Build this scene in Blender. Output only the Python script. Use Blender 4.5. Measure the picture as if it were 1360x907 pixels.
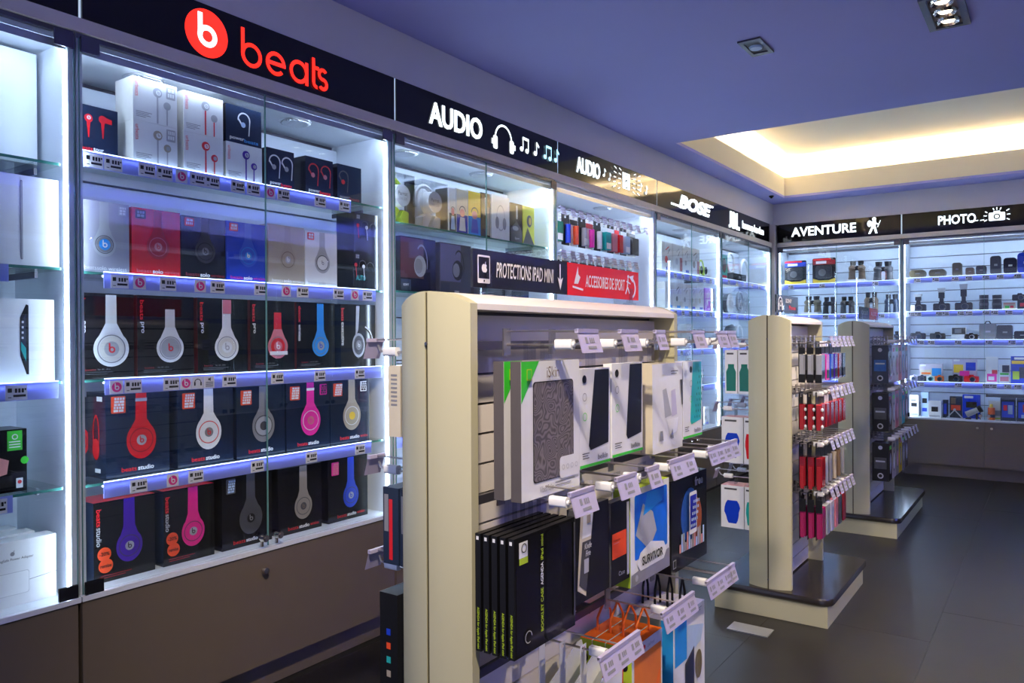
import bpy, bmesh, math, random
from math import sin, cos, pi, radians
from mathutils import Vector, Matrix
random.seed(7)
for o in list(bpy.data.objects): bpy.data.objects.remove(o)
SC = bpy.context.scene
COL = SC.collection

# ------------------------------------------------------------------ camera
CAM_H = 1.20
cam_d = bpy.data.cameras.new('camera')
cam = bpy.data.objects.new('camera', cam_d); COL.objects.link(cam)
cam_d.sensor_width = 36.0
cam_d.lens = 36.0 * 1022.2 / 1360.0
cam_d.clip_start = 0.02
_yaw, _pit, _rol = radians(35.177), radians(-0.254), radians(-0.3335)
_f = Vector((-sin(_yaw) * cos(_pit), cos(_yaw) * cos(_pit), sin(_pit)))
_r = Vector((cos(_yaw), sin(_yaw), 0)); _u = _r.cross(_f)
_r2 = cos(_rol) * _r + sin(_rol) * _u; _u2 = -sin(_rol) * _r + cos(_rol) * _u
cam.matrix_world = Matrix(((_r2.x, _u2.x, -_f.x, 0), (_r2.y, _u2.y, -_f.y, 0), (_r2.z, _u2.z, -_f.z, CAM_H), (0, 0, 0, 1)))
SC.camera = cam

# ------------------------------------------------------------------ world (blue evening daylight entering by the open shop front)
w = bpy.data.worlds.new('world'); SC.world = w; w.use_nodes = True
w.node_tree.nodes['Background'].inputs[0].default_value = (0.42, 0.48, 0.90, 1)
w.node_tree.nodes['Background'].inputs[1].default_value = 1.0
SC.view_settings.view_transform = 'Standard'
SC.view_settings.look = 'None'
SC.view_settings.exposure = 0.30
SC.view_settings.gamma = 1.0
SC.view_settings.use_curve_mapping = False
LED = 30.0          # strength of the case strips
SPOT_W = 190.0       # watts of one ceiling spot
COVE = 85.0         # strength of the cove strip

# ------------------------------------------------------------------ materials
MATS = {}
def mat(name, col, rough=0.5, metal=0.0, emit=0.0, noise=0.0, nscale=30.0, spec=0.5, bump=0.0, coat=0.0, alpha=None, stretch=None):
    if name in MATS: return MATS[name]
    m = bpy.data.materials.new(name); m.use_nodes = True
    nt = m.node_tree; b = nt.nodes['Principled BSDF']
    c = (col[0], col[1], col[2], 1)
    b.inputs['Base Color'].default_value = c
    b.inputs['Roughness'].default_value = rough
    b.inputs['Metallic'].default_value = metal
    b.inputs['Specular IOR Level'].default_value = spec
    if coat: b.inputs['Coat Weight'].default_value = coat; b.inputs['Coat Roughness'].default_value = 0.05
    if emit:
        b.inputs['Emission Color'].default_value = c
        b.inputs['Emission Strength'].default_value = emit
    if noise or bump:
        tc = nt.nodes.new('ShaderNodeTexCoord'); n = nt.nodes.new('ShaderNodeTexNoise')
        n.inputs['Scale'].default_value = nscale; n.inputs['Detail'].default_value = 5
        if stretch:
            mp = nt.nodes.new('ShaderNodeMapping'); mp.inputs['Scale'].default_value = stretch
            nt.links.new(tc.outputs['Object'], mp.inputs['Vector']); nt.links.new(mp.outputs[0], n.inputs['Vector'])
        else: nt.links.new(tc.outputs['Object'], n.inputs['Vector'])
        if noise:
            mx = nt.nodes.new('ShaderNodeMix'); mx.data_type = 'RGBA'
            mx.inputs['A'].default_value = tuple(max(0, k * (1 - noise)) for k in col) + (1,)
            mx.inputs['B'].default_value = tuple(min(1, k * (1 + noise)) for k in col) + (1,)
            nt.links.new(n.outputs['Fac'], mx.inputs['Factor']); nt.links.new(mx.outputs['Result'], b.inputs['Base Color'])
        if bump:
            bp = nt.nodes.new('ShaderNodeBump'); bp.inputs['Strength'].default_value = bump; bp.inputs['Distance'].default_value = 0.002
            nt.links.new(n.outputs['Fac'], bp.inputs['Height']); nt.links.new(bp.outputs[0], b.inputs['Normal'])
    MATS[name] = m
    return m
def glassmat(name, tint, ior=1.5, rough=0.0):
    m = bpy.data.materials.new(name); m.use_nodes = True; nt = m.node_tree
    for n in list(nt.nodes): nt.nodes.remove(n)
    out = nt.nodes.new('ShaderNodeOutputMaterial'); mx = nt.nodes.new('ShaderNodeMixShader')
    lw = nt.nodes.new('ShaderNodeLayerWeight'); lw.inputs['Blend'].default_value = .5      # Schlick reflectance of a thin pane, same from both sides
    pw = nt.nodes.new('ShaderNodeMath'); pw.operation = 'POWER'; pw.inputs[1].default_value = 5.0
    f0 = ((ior - 1) / (ior + 1)) ** 2
    fr = nt.nodes.new('ShaderNodeMath'); fr.operation = 'MULTIPLY_ADD'; fr.inputs[1].default_value = 1 - f0; fr.inputs[2].default_value = f0
    nt.links.new(lw.outputs['Facing'], pw.inputs[0]); nt.links.new(pw.outputs[0], fr.inputs[0])
    tr = nt.nodes.new('ShaderNodeBsdfTransparent'); tr.inputs[0].default_value = (*tint, 1)
    gl = nt.nodes.new('ShaderNodeBsdfGlossy'); gl.inputs['Roughness'].default_value = rough
    nt.links.new(fr.outputs[0], mx.inputs[0]); nt.links.new(tr.outputs[0], mx.inputs[1]); nt.links.new(gl.outputs[0], mx.inputs[2])
    nt.links.new(mx.outputs[0], out.inputs[0])
    MATS[name] = m; return m
PAL = dict(carmine=(.40,.012,.02), magenta=(.38,.015,.11), black=(.007,.007,.009), ink=(.009,.009,.011), navy=(.012,.022,.05), white=(.82,.83,.85), offw=(.72,.70,.66), cream=(.66,.60,.46),
  red=(.75,.012,.02), dred=(.32,.012,.02), pink=(.9,.02,.38), hot=(.8,.02,.25), blue=(.01,.05,.55), sky=(.02,.30,.80), royal=(.02,.03,.42),
  purple=(.06,.010,.33), violet=(.35,.02,.55), silver=(.42,.43,.47), grey=(.25,.25,.27), dgrey=(.07,.07,.08), tan=(.45,.40,.30), gold=(.42,.36,.28),
  green=(.05,.60,.04), lime=(.45,.62,.03), teal=(.02,.42,.40), orange=(.90,.16,.01), yellow=(.80,.55,.03), brown=(.18,.12,.08), olive=(.16,.13,.07),
  rose=(.70,.20,.25), lilac=(.55,.52,.68), paleblue=(.45,.60,.80), dgreen=(.01,.18,.12), burnt=(.85,.08,.02), salmon=(.75,.30,.28), taupe=(.30,.26,.23))
def P(name, rough=0.42):
    k = 'paint_' + name
    if k in MATS: return MATS[k]
    return mat(k, PAL[name], rough=rough, noise=0.06, nscale=60, spec=.3 if name in ('ink', 'black', 'dgrey') else .5)
def PG(name):
    k = 'gloss_' + name
    if k in MATS: return MATS[k]
    return mat(k, PAL[name], rough=0.16, noise=0.05, nscale=40)
GLASS = glassmat('door_glass', (.97, .99, .985), 1.48)
SHELFGLASS = glassmat('shelf_glass', (.90, .97, .95), 1.5)
CLEAR = glassmat('clear_plastic', (.90, .91, .93), 1.42, 0.05)
M_GEDGE = mat('glass_edge', (.16, .34, .31), rough=.1)
M_SEDGE = mat('shelf_edge', (.04, .18, .15), rough=.1)
M_LAM = mat('white_laminate', (.74, .79, .86), rough=.32, noise=.03, nscale=20)
M_SLAT = mat('slat_laminate', (.66, .72, .82), rough=.35, noise=.04, nscale=14)
M_TAUPE = mat('taupe_laminate', (.150, .117, .086), rough=.42, noise=.05, nscale=12)
M_KICK = mat('kick_laminate', (.15, .12, .10), rough=.45, noise=.05, nscale=12)
M_RAIL = mat('rail_beige', (.80, .71, .63), rough=.38, noise=.04, nscale=10)
M_ALU = mat('aluminium', (.62, .64, .68), rough=.3, metal=.85, noise=.05, nscale=40)
M_DALU = mat('dark_metal', (.10, .095, .12), rough=.35, metal=.6, noise=.05, nscale=40)
M_CHROME = mat('chrome', (.62, .58, .54), rough=.15, metal=1.0, noise=.04, nscale=50)
M_WIRE = mat('wire', (.50, .47, .48), rough=.28, metal=.9, noise=.05, nscale=80)
M_DWIRE = mat('dark_wire', (.045, .04, .042), rough=.4, metal=.5, noise=.1, nscale=80)
M_GBLACK = mat('gloss_black_acrylic', (.006, .005, .008), rough=.06, noise=.1, nscale=5)
M_LED = mat('led_strip', (.66, .80, 1.0), emit=LED, noise=0)
M_LEDS = mat('led_shelf', (.60, .74, 1.0), emit=3.0)
M_LEDU = mat('led_channel', (.55, .66, 1.0), emit=LED*.34)
M_LEDT = mat('led_top', (.66, .78, 1.0), emit=LED*1.0)
M_LED2 = mat('led_strip_bright', (.66, .80, 1.0), emit=LED*1.7)
M_LEDT2 = mat('led_top_bright', (.70, .82, 1.0), emit=LED*1.7)
M_ADDED_LEDP = mat('added_led_panel', (.62, .74, 1.0), emit=.6)
M_LETW = mat('lit_white', (.86, .95, 1.0), emit=1.5)
M_LETC = mat('lit_pale_cyan', (.45, .80, .95), emit=1.2)
M_LETR = mat('lit_red', (1.0, .022, .010), emit=1.35)
M_LETEDGE = mat('lit_edge', (.62, .78, .95), emit=.55)
M_STRIP = mat('price_channel', (.36, .40, .80), rough=.25, noise=.06, nscale=25)
_nt = M_STRIP.node_tree; _t = _nt.nodes.new('ShaderNodeBsdfTranslucent'); _t.inputs[0].default_value = (.50, .55, .95, 1); _x = _nt.nodes.new('ShaderNodeMixShader'); _x.inputs[0].default_value = .45
_nt.links.new(_nt.nodes['Principled BSDF'].outputs[0], _x.inputs[1]); _nt.links.new(_t.outputs[0], _x.inputs[2]); _nt.links.new(_x.outputs[0], _nt.nodes['Material Output'].inputs[0])
M_TAGW = mat('tag_paper', (.80, .78, .84), rough=.5, noise=.04, nscale=120)
M_LABEL = mat('hook_label_plastic', (.46, .42, .60), rough=.3, noise=.05, nscale=60)
M_CREAM = mat('gondola_cream', (.53, .505, .325), rough=.3, noise=.025, nscale=6)
M_GSLAT = mat('gondola_slat', (.82, .77, .73), rough=.34, noise=.03, nscale=10)
M_PLATE = mat('gondola_base_plate', (.020, .016, .015), rough=.16, noise=.15, nscale=20)
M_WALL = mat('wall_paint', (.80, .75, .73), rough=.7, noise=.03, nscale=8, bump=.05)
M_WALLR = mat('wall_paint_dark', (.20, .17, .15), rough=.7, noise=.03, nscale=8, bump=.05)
M_CEIL = mat('ceiling_blue_light_tint', (.42, .42, .86), rough=.75, noise=.02, nscale=5)  # blue light on a neutral ceiling, put into its base colour
M_COVE = mat('cove_paint', (.90, .84, .66), rough=.6, noise=.02, nscale=5)
M_COVELED = mat('cove_led', (1.0, .84, .58), emit=COVE)
M_ADDED_UPLED = mat('added_blue_uplight', (.22, .30, 1.0), emit=280.0)  # emission of the added ceiling uplight
M_LAMP = mat('spot_lamp', (1.0, .86, .66), emit=3.5)
M_TILE = mat('slate_tile', (.015, .0135, .0132), rough=.37, noise=.45, nscale=3.5, bump=.12, spec=.30)
M_GROUT = mat('grout', (.012, .011, .0108), rough=.7, noise=.2, nscale=30)

# ------------------------------------------------------------------ mesh builder
class MB:
    def __init__(s): s.v = []; s.f = []; s.m = []
    def face(s, pts, mi=0):
        b = len(s.v); s.v += [tuple(p) for p in pts]; s.f.append(tuple(range(b, b + len(pts)))); s.m.append(mi); return s
    def box(s, x0, x1, y0, y1, z0, z1, mi=0, front=None):
        b = len(s.v)
        s.v += [(x0,y0,z0),(x1,y0,z0),(x1,y1,z0),(x0,y1,z0),(x0,y0,z1),(x1,y0,z1),(x1,y1,z1),(x0,y1,z1)]
        for k, q in enumerate(((0,3,2,1),(4,5,6,7),(0,1,5,4),(1,2,6,5),(2,3,7,6),(3,0,4,7))):
            s.f.append(tuple(b + i for i in q)); s.m.append(front if (front is not None and k == 2) else mi)
        return s
    def rbox(s, x0, x1, y0, y1, z0, z1, r=.005, mi=0, n=3):
        """box whose vertical-profile (x,z) corners are rounded"""
        pts = []
        for cx, cz, a0 in ((x1-r, z1-r, 0), (x0+r, z1-r, 90), (x0+r, z0+r, 180), (x1-r, z0+r, 270)):
            for k in range(n + 1):
                a = radians(a0 + 90 * k / n); pts.append((cx + r * cos(a), cz + r * sin(a)))
        return s.prism_y(pts, y0, y1, mi)
    def prism_y(s, pts, y0, y1, mi=0):
        n = len(pts); b = len(s.v)
        s.v += [(x, y0, z) for x, z in pts] + [(x, y1, z) for x, z in pts]
        s.f.append(tuple(b + i for i in range(n))); s.m.append(mi)
        s.f.append(tuple(b + n + i for i in reversed(range(n)))); s.m.append(mi)
        for i in range(n):
            j = (i + 1) % n; s.f.append((b + j, b + i, b + n + i, b + n + j)); s.m.append(mi)
        return s
    def prism_z(s, pts, z0, z1, mi=0):
        n = len(pts); b = len(s.v)
        s.v += [(x, y, z0) for x, y in pts] + [(x, y, z1) for x, y in pts]
        s.f.append(tuple(b + i for i in reversed(range(n)))); s.m.append(mi)
        s.f.append(tuple(b + n + i for i in range(n))); s.m.append(mi)
        for i in range(n):
            j = (i + 1) % n; s.f.append((b + i, b + j, b + n + j, b + n + i)); s.m.append(mi)
        return s
    def cyl(s, p0, p1, r0, r1=None, n=10, mi=0, cap=True):
        if r1 is None: r1 = r0
        p0 = Vector(p0); p1 = Vector(p1); d = (p1 - p0).normalized()
        a = d.orthogonal().normalized(); c = d.cross(a); b = len(s.v)
        for p, r in ((p0, r0), (p1, r1)):
            for i in range(n):
                t = 2 * pi * i / n; s.v.append(tuple(p + a * (r * cos(t)) + c * (r * sin(t))))
        for i in range(n):
            j = (i + 1) % n; s.f.append((b + i, b + j, b + n + j, b + n + i)); s.m.append(mi)
        if cap:
            s.f.append(tuple(b + i for i in reversed(range(n)))); s.m.append(mi)
            s.f.append(tuple(b + n + i for i in range(n))); s.m.append(mi)
        return s
    def tube(s, pts, r, n=6, mi=0):
        pts = [Vector(p) for p in pts]; b = len(s.v); k = len(pts); a = None
        for i, p in enumerate(pts):
            d = (pts[min(i+1, k-1)] - pts[max(i-1, 0)]).normalized()
            a = d.orthogonal().normalized() if a is None else (a - d * a.dot(d)).normalized()
            c = d.cross(a)
            for j in range(n):
                t = 2 * pi * j / n; s.v.append(tuple(p + a * (r * cos(t)) + c * (r * sin(t))))
        for i in range(k - 1):
            for j in range(n):
                q = (j + 1) % n
                s.f.append((b + i*n + j, b + i*n + q, b + (i+1)*n + q, b + (i+1)*n + j)); s.m.append(mi)
        s.f.append(tuple(b + j for j in reversed(range(n)))); s.m.append(mi)
        s.f.append(tuple(b + (k-1)*n + j for j in range(n))); s.m.append(mi)
        return s
    def ell(s, c, rx, ry, rz, n=12, k=7, mi=0):
        b = len(s.v)
        for i in range(k + 1):
            t = pi * i / k
            for j in range(n):
                a = 2 * pi * j / n
                s.v.append((c[0] + rx * sin(t) * cos(a), c[1] + ry * sin(t) * sin(a), c[2] + rz * cos(t)))
        for i in range(k):
            for j in range(n):
                q = (j + 1) % n; s.f.append((b + i*n + j, b + (i+1)*n + j, b + (i+1)*n + q, b + i*n + q)); s.m.append(mi)
        return s
    def build(s, name, mats, parent=None, smooth=False, loc=None, rz=0.0):
        me = bpy.data.meshes.new(name); me.from_pydata(s.v, [], s.f)
        for m in (mats if isinstance(mats, (list, tuple)) else [mats]): me.materials.append(m)
        me.polygons.foreach_set('material_index', s.m)
        if smooth:
            me.polygons.foreach_set('use_smooth', [True] * len(s.f)); me.update()
            try: me.set_sharp_from_angle(angle=radians(38))
            except Exception: pass
        me.update()
        return link(name, me, parent, loc, rz)
def link(name, me, parent=None, loc=None, rz=0.0):
    o = bpy.data.objects.new(name, me); COL.objects.link(o)
    if parent is not None: o.parent = parent
    if loc is not None: o.location = loc
    if rz: o.rotation_euler = (0, 0, rz)
    return o
def thing(name, label, cat, loc=(0,0,0), rz=0.0, group=None):
    o = bpy.data.objects.new(name, None); COL.objects.link(o); o.empty_display_size = .05
    o.location = loc; o.rotation_euler = (0, 0, rz); tag(o, label, cat, group); return o
def tag(o, label, cat, group=None):
    o['label'] = label; o['category'] = cat
    if group: o['group'] = group
    return o
def structure(o, label=None):
    o['kind'] = 'structure'
    if label: o['label'] = label
    return o
L90, R90 = radians(90), radians(-90)

# ------------------------------------------------------------------ flat print: shapes in the (x,z) plane of a face looking to -y
class Art:
    def __init__(s, y=0.0): s.v = []; s.f = []; s.m = []; s.mats = []; s.k = 0; s.y = y
    def _mi(s, m):
        if m not in s.mats: s.mats.append(m)
        return s.mats.index(m)
    def poly(s, pts, m):
        s.k += 1; y = s.y - .0005 * s.k; b = len(s.v)
        s.v += [(x, y, z) for x, z in pts]; s.f.append(tuple(range(b, b + len(pts)))); s.m.append(s._mi(m)); return s
    def rect(s, x0, x1, z0, z1, m): return s.poly([(x0,z0),(x1,z0),(x1,z1),(x0,z1)], m)
    def rrect(s, x0, x1, z0, z1, r, m):
        pts = []
        for cx, cz, a0 in ((x1-r, z0+r, 270), (x1-r, z1-r, 0), (x0+r, z1-r, 90), (x0+r, z0+r, 180)):
            for k in range(4): a = radians(a0 + 30 * k); pts.append((cx + r*cos(a), cz + r*sin(a)))
        return s.poly(pts, m)
    def disc(s, cx, cz, r, m, rz=None, n=22):
        rz = r if rz is None else rz
        return s.poly([(cx + r*cos(2*pi*i/n), cz + rz*sin(2*pi*i/n)) for i in range(n)], m)
    def ring(s, cx, cz, r0, r1, m, a0=0, a1=360, n=22, sx=1.0):
        s.k += 1; y = s.y - .0005 * s.k; mi = s._mi(m); b = len(s.v); full = abs(a1 - a0) >= 360
        cnt = n if full else n + 1
        for i in range(cnt):
            a = radians(a0 + (a1 - a0) * i / n)
            s.v += [(cx + sx*r0*cos(a), y, cz + r0*sin(a)), (cx + sx*r1*cos(a), y, cz + r1*sin(a))]
        for i in range(n):
            j = (i + 1) % cnt
            s.f.append((b+2*i, b+2*i+1, b+2*j+1, b+2*j)); s.m.append(mi)
        return s
    def line(s, p, q, wd, m):
        dx, dz = q[0]-p[0], q[1]-p[1]; l = math.hypot(dx, dz) or 1; nx, nz = -dz/l*wd/2, dx/l*wd/2
        return s.poly([(p[0]-nx,p[1]-nz),(q[0]-nx,q[1]-nz),(q[0]+nx,q[1]+nz),(p[0]+nx,p[1]+nz)], m)
    def build(s, name, parent):
        me = bpy.data.meshes.new(name); me.from_pydata(s.v, [], s.f)
        for m in s.mats: me.materials.append(m)
        me.polygons.foreach_set('material_index', s.m); me.update()
        return link(name, me, parent)
    def emblem(s, cx, cz, r, disc, letter):
        """round emblem: disc with the letter b"""
        if disc is not None: s.disc(cx, cz, r, disc)
        s.rect(cx - r*.42, cx - r*.20, cz - r*.12, cz + r*.80, letter)
        s.ring(cx + r*.02, cz - r*.12, r*.24, r*.46, letter)
        return s
_TX = {}
def text_mesh(body, bold, shear, extrude):
    key = (body, bold, shear, extrude)
    if key in _TX: return _TX[key]
    cu = bpy.data.curves.new('t', 'FONT'); cu.body = body; cu.size = 1; cu.offset = bold; cu.shear = shear
    cu.extrude = extrude; cu.resolution_u = 3; cu.align_x = 'LEFT'
    ob = bpy.data.objects.new('t', cu); COL.objects.link(ob)
    dg = bpy.context.evaluated_depsgraph_get(); me = bpy.data.meshes.new_from_object(ob.evaluated_get(dg))
    V = [tuple(v.co) for v in me.vertices]; F = [tuple(p.vertices) for p in me.polygons]
    bpy.data.objects.remove(ob); bpy.data.curves.remove(cu); bpy.data.meshes.remove(me)
    _TX[key] = (V, F); return V, F
def text(parent, body, wd, ht, cx, cz, m, y=-.0012, bold=0.0, shear=0.0, vertical=False, thick=0.0, name='lettering'):
    V, F = text_mesh(body, bold, shear, 0.02 if thick else 0.0)
    x0 = min(v[0] for v in V); x1 = max(v[0] for v in V); y0 = min(v[1] for v in V); y1 = max(v[1] for v in V)
    out = []
    for a, b, c in V:
        p = ((a-x0)/(x1-x0) - .5) * wd; q = ((b-y0)/(y1-y0) - .5) * ht
        d = y - (c / .02 + 1) * thick / 2 if thick else y
        if vertical == 'up': p, q = -q, p
        elif vertical: p, q = q, -p
        out.append((cx + p, d, cz + q))
    me = bpy.data.meshes.new(name); me.from_pydata(out, [], F); me.materials.append(m); me.update()
    return link(name, me, parent)

# ------------------------------------------------------------------ the room
XL, YB, ZC = -2.18, 7.42, 2.455
fl = MB().box(-2.7, 2.6, -2.2, 7.95, -.06, -.004).build('floor', M_GROUT); structure(fl, 'dark slate tiled shop floor')
tile_me = MB().box(-.2995, .2995, -.5995, .5995, -.012, 0).build('tile', M_TILE, fl)
_first = True
for i in range(8):
    for j in range(9):
        x = -1.90 + i * .60; y = -1.60 + j * 1.20 + .40 * (i % 3)
        t = tile_me if _first else link('tile', tile_me.data, fl)
        t.location = (x, y, -.0002 * ((i * 5 + j * 3) % 2)); _first = False
structure(MB().box(-2.75, -2.62, -2.2, 7.95, -.06, ZC + .5).build('wall_left', M_WALL), 'shop wall behind the display cabinets')
structure(MB().box(-2.62, 2.6, 7.84, 7.95, -.06, ZC + .5).build('wall_back', M_WALL), 'wall behind the far cabinets')
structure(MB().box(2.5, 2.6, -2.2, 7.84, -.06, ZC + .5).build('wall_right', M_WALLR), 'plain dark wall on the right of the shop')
# bulkheads above the fascia signs
structure(MB().box(-2.62, XL - .004, -2.2, 7.84, 2.256, ZC).build('trim_bulkhead_left', M_WALL))
structure(MB().box(XL - .004, 2.5, YB + .004, 7.84, 2.256, ZC).build('trim_bulkhead_back', M_WALL))
# ceiling with the light cove cut out of it
CX0, CX1, CY0, CY1 = -2.0, 1.7, 4.69, 7.14
TR = .17
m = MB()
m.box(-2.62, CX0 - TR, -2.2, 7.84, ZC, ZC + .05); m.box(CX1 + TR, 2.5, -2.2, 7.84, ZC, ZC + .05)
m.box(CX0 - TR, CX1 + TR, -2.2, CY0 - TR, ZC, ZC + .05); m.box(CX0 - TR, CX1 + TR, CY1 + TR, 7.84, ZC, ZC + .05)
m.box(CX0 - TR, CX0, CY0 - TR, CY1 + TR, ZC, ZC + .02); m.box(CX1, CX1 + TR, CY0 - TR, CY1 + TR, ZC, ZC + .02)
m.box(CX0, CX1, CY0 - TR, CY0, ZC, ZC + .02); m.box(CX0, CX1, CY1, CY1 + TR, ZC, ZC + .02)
structure(m.build('ceiling', M_CEIL), 'flat ceiling coloured as if lit blue, with a recessed light cove')
m = MB(); LP = ZC + .185; ZU = ZC + .36
m.box(CX0 - .02, CX0, CY0 - .02, CY1 + .02, ZC + .0205, LP); m.box(CX1, CX1 + .02, CY0 - .02, CY1 + .02, ZC + .0205, LP)
m.box(CX0, CX1, CY0 - .02, CY0, ZC + .0205, LP); m.box(CX0, CX1, CY1, CY1 + .02, ZC + .0205, LP)
structure(m.build('trim_cove_lip', M_COVE), 'cream lip around the ceiling cove')
m = MB()
m.box(CX0 - TR - .03, CX1 + TR + .03, CY0 - TR - .03, CY1 + TR + .03, ZU, ZU + .03)
m.box(CX0 - TR - .03, CX0 - TR, CY0 - TR, CY1 + TR, ZC + .0505, ZU); m.box(CX1 + TR, CX1 + TR + .03, CY0 - TR, CY1 + TR, ZC + .0505, ZU)
m.box(CX0 - TR, CX1 + TR, CY0 - TR - .03, CY0 - TR, ZC + .0505, ZU); m.box(CX0 - TR, CX1 + TR, CY1 + TR, CY1 + TR + .03, ZC + .0505, ZU)
structure(m.build('trim_cove_recess', M_COVE), 'raised cream ceiling inside the cove')
m = MB()
m.box(CX0 - .11, CX0 - .07, CY0 - .05, CY1 + .11, ZC + .022, ZC + .035)
m.box(CX0 - .11, CX1, CY1 + .07, CY1 + .11, ZC + .022, ZC + .035)
o = m.build('cove_light_strip', M_COVELED); tag(o, 'warm light strip hidden behind the lip of the ceiling cove', 'light strip')

# rails under the signs
structure(MB().box(XL - .03, XL, -2.1, 7.36, 2.046, 2.084).build('trim_rail_left', M_RAIL), 'beige rail under the signs of the left wall')
structure(MB().box(-2.152, 2.4, YB, YB + .03, 2.046, 2.084).build('trim_rail_back', M_RAIL), 'beige rail under the signs of the far wall')
structure(MB().box(-2.21, -2.153, 7.362, 7.42, 0.0, 2.256).build('trim_corner_post', M_RAIL), 'beige corner post between the two cabinet runs')

# ------------------------------------------------------------------ cabinets
_led_v = None
price_mb = None
def price_tag_mesh():
    m = MB(); m.box(-.026, .026, -.0016, 0, -.019, .019, 0)
    y = -.0022
    def r(x0, x1, z0, z1): m.face([(x0,y,z0),(x1,y,z0),(x1,y,z1),(x0,y,z1)], 1)
    r(-.021, -.011, .001, .012)
    for k in range(3): r(-.004 + k*.008, .0015 + k*.008, .000, .011)
    r(.019, .023, .006, .011); r(-.008, .022, -.011, -.005); r(-.02, -.012, -.013, -.011)
    me = bpy.data.meshes.new('price_tag'); me.from_pydata(m.v, [], m.f); me.materials.append(M_TAGW); me.materials.append(P('ink'))
    me.polygons.foreach_set('material_index', m.m); me.update(); return me
PRICE_ME = price_tag_mesh()
def emblem_tag_mesh(kind):
    a = Art(-.0016); y0 = MB().box(-.019, .019, -.0016, 0, -.019, .019)
    base = M_TAGW
    a.rect(-.019, .019, -.019, .019, base)
    if kind == 'b': a.emblem(0, 0, .0145, P('hot'), P('white'))
    elif kind == 'h':
        a.ring(0, .001, .009, .0115, P('ink'), 0, 180); a.rect(-.013, -.008, -.009, .002, P('ink')); a.rect(.008, .013, -.009, .002, P('ink'))
    else:
        a.rect(-.003, .001, .006, .012, P('ink')); a.poly([(.001,.006),(.005,.003),(.005,.015),(.001,.012)], P('ink'))
        for k in range(3): a.rect(-.013, .013, -.014 + k*.006, -.011 + k*.006, P('grey'))
    o = a.build('emblem_tag', None); me = o.data; bpy.data.objects.remove(o)
    bm = bmesh.new(); bm.from_mesh(me)
    for x0, x1, yy0, yy1, z0, z1 in ((-.019, .019, -.0016, 0, -.019, .019),):
        vs = [bm.verts.new(p) for p in ((x0,yy0,z0),(x1,yy0,z0),(x1,yy1,z0),(x0,yy1,z0),(x0,yy0,z1),(x1,yy0,z1),(x1,yy1,z1),(x0,yy1,z1))]
        for q in ((0,3,2,1),(4,5,6,7),(0,1,5,4),(1,2,6,5),(2,3,7,6),(3,0,4,7)): bm.faces.new([vs[i] for i in q])
    bm.to_mesh(me); bm.free(); return me
EMBLEM = {k: emblem_tag_mesh(k) for k in 'bhs'}
def glass_box(m, x0, x1, y0, y1, z0, z1): m.box(x0, x1, y0, y1, z0, z1)

def shelf(cab, x0, x1, ztop, tags=(), strip=True, sx0=None, sx1=None, led=True, depth=.285):
    """glass shelf with price channel; tags = [(x, kind)] in the cabinet's own x"""
    sh = MB().box(x0, x1, .040, depth, ztop - .008, ztop).build('shelf', SHELFGLASS, cab)
    MB().box(x0 + .001, x1 - .001, .0385, .0398, ztop - .008, ztop - .0005).build('glass_edge', M_SEDGE, sh)
    for bx in (x0 + .03, x1 - .03):
        MB().box(bx - .004, bx + .004, .12, .2985, ztop - .026, ztop - .0085).build('bracket', M_DALU, sh)
    if strip:
        a = sx0 if sx0 is not None else x0; b = sx1 if sx1 is not None else x1
        MB().prism_y([(a, ztop - .046), (b, ztop - .046), (b, ztop - .001), (a, ztop - .001)], .0345, .038).build('price_channel', M_STRIP, sh)
        if led:
            MB().box(a, b, .0345, .0380, ztop - .0006, ztop + .0018).build('shelf_light', M_LEDS, sh)
            MB().box(a, b, .0400, .046, ztop - .0135, ztop - .0085).build('under_light', M_LEDU, sh)
        for x, k in tags:
            t = link('price_tag' if k == 'p' else 'emblem_tag', PRICE_ME if k == 'p' else EMBLEM[k], sh)
            t.location = (x, .0338, ztop - .025)
    return sh

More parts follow.
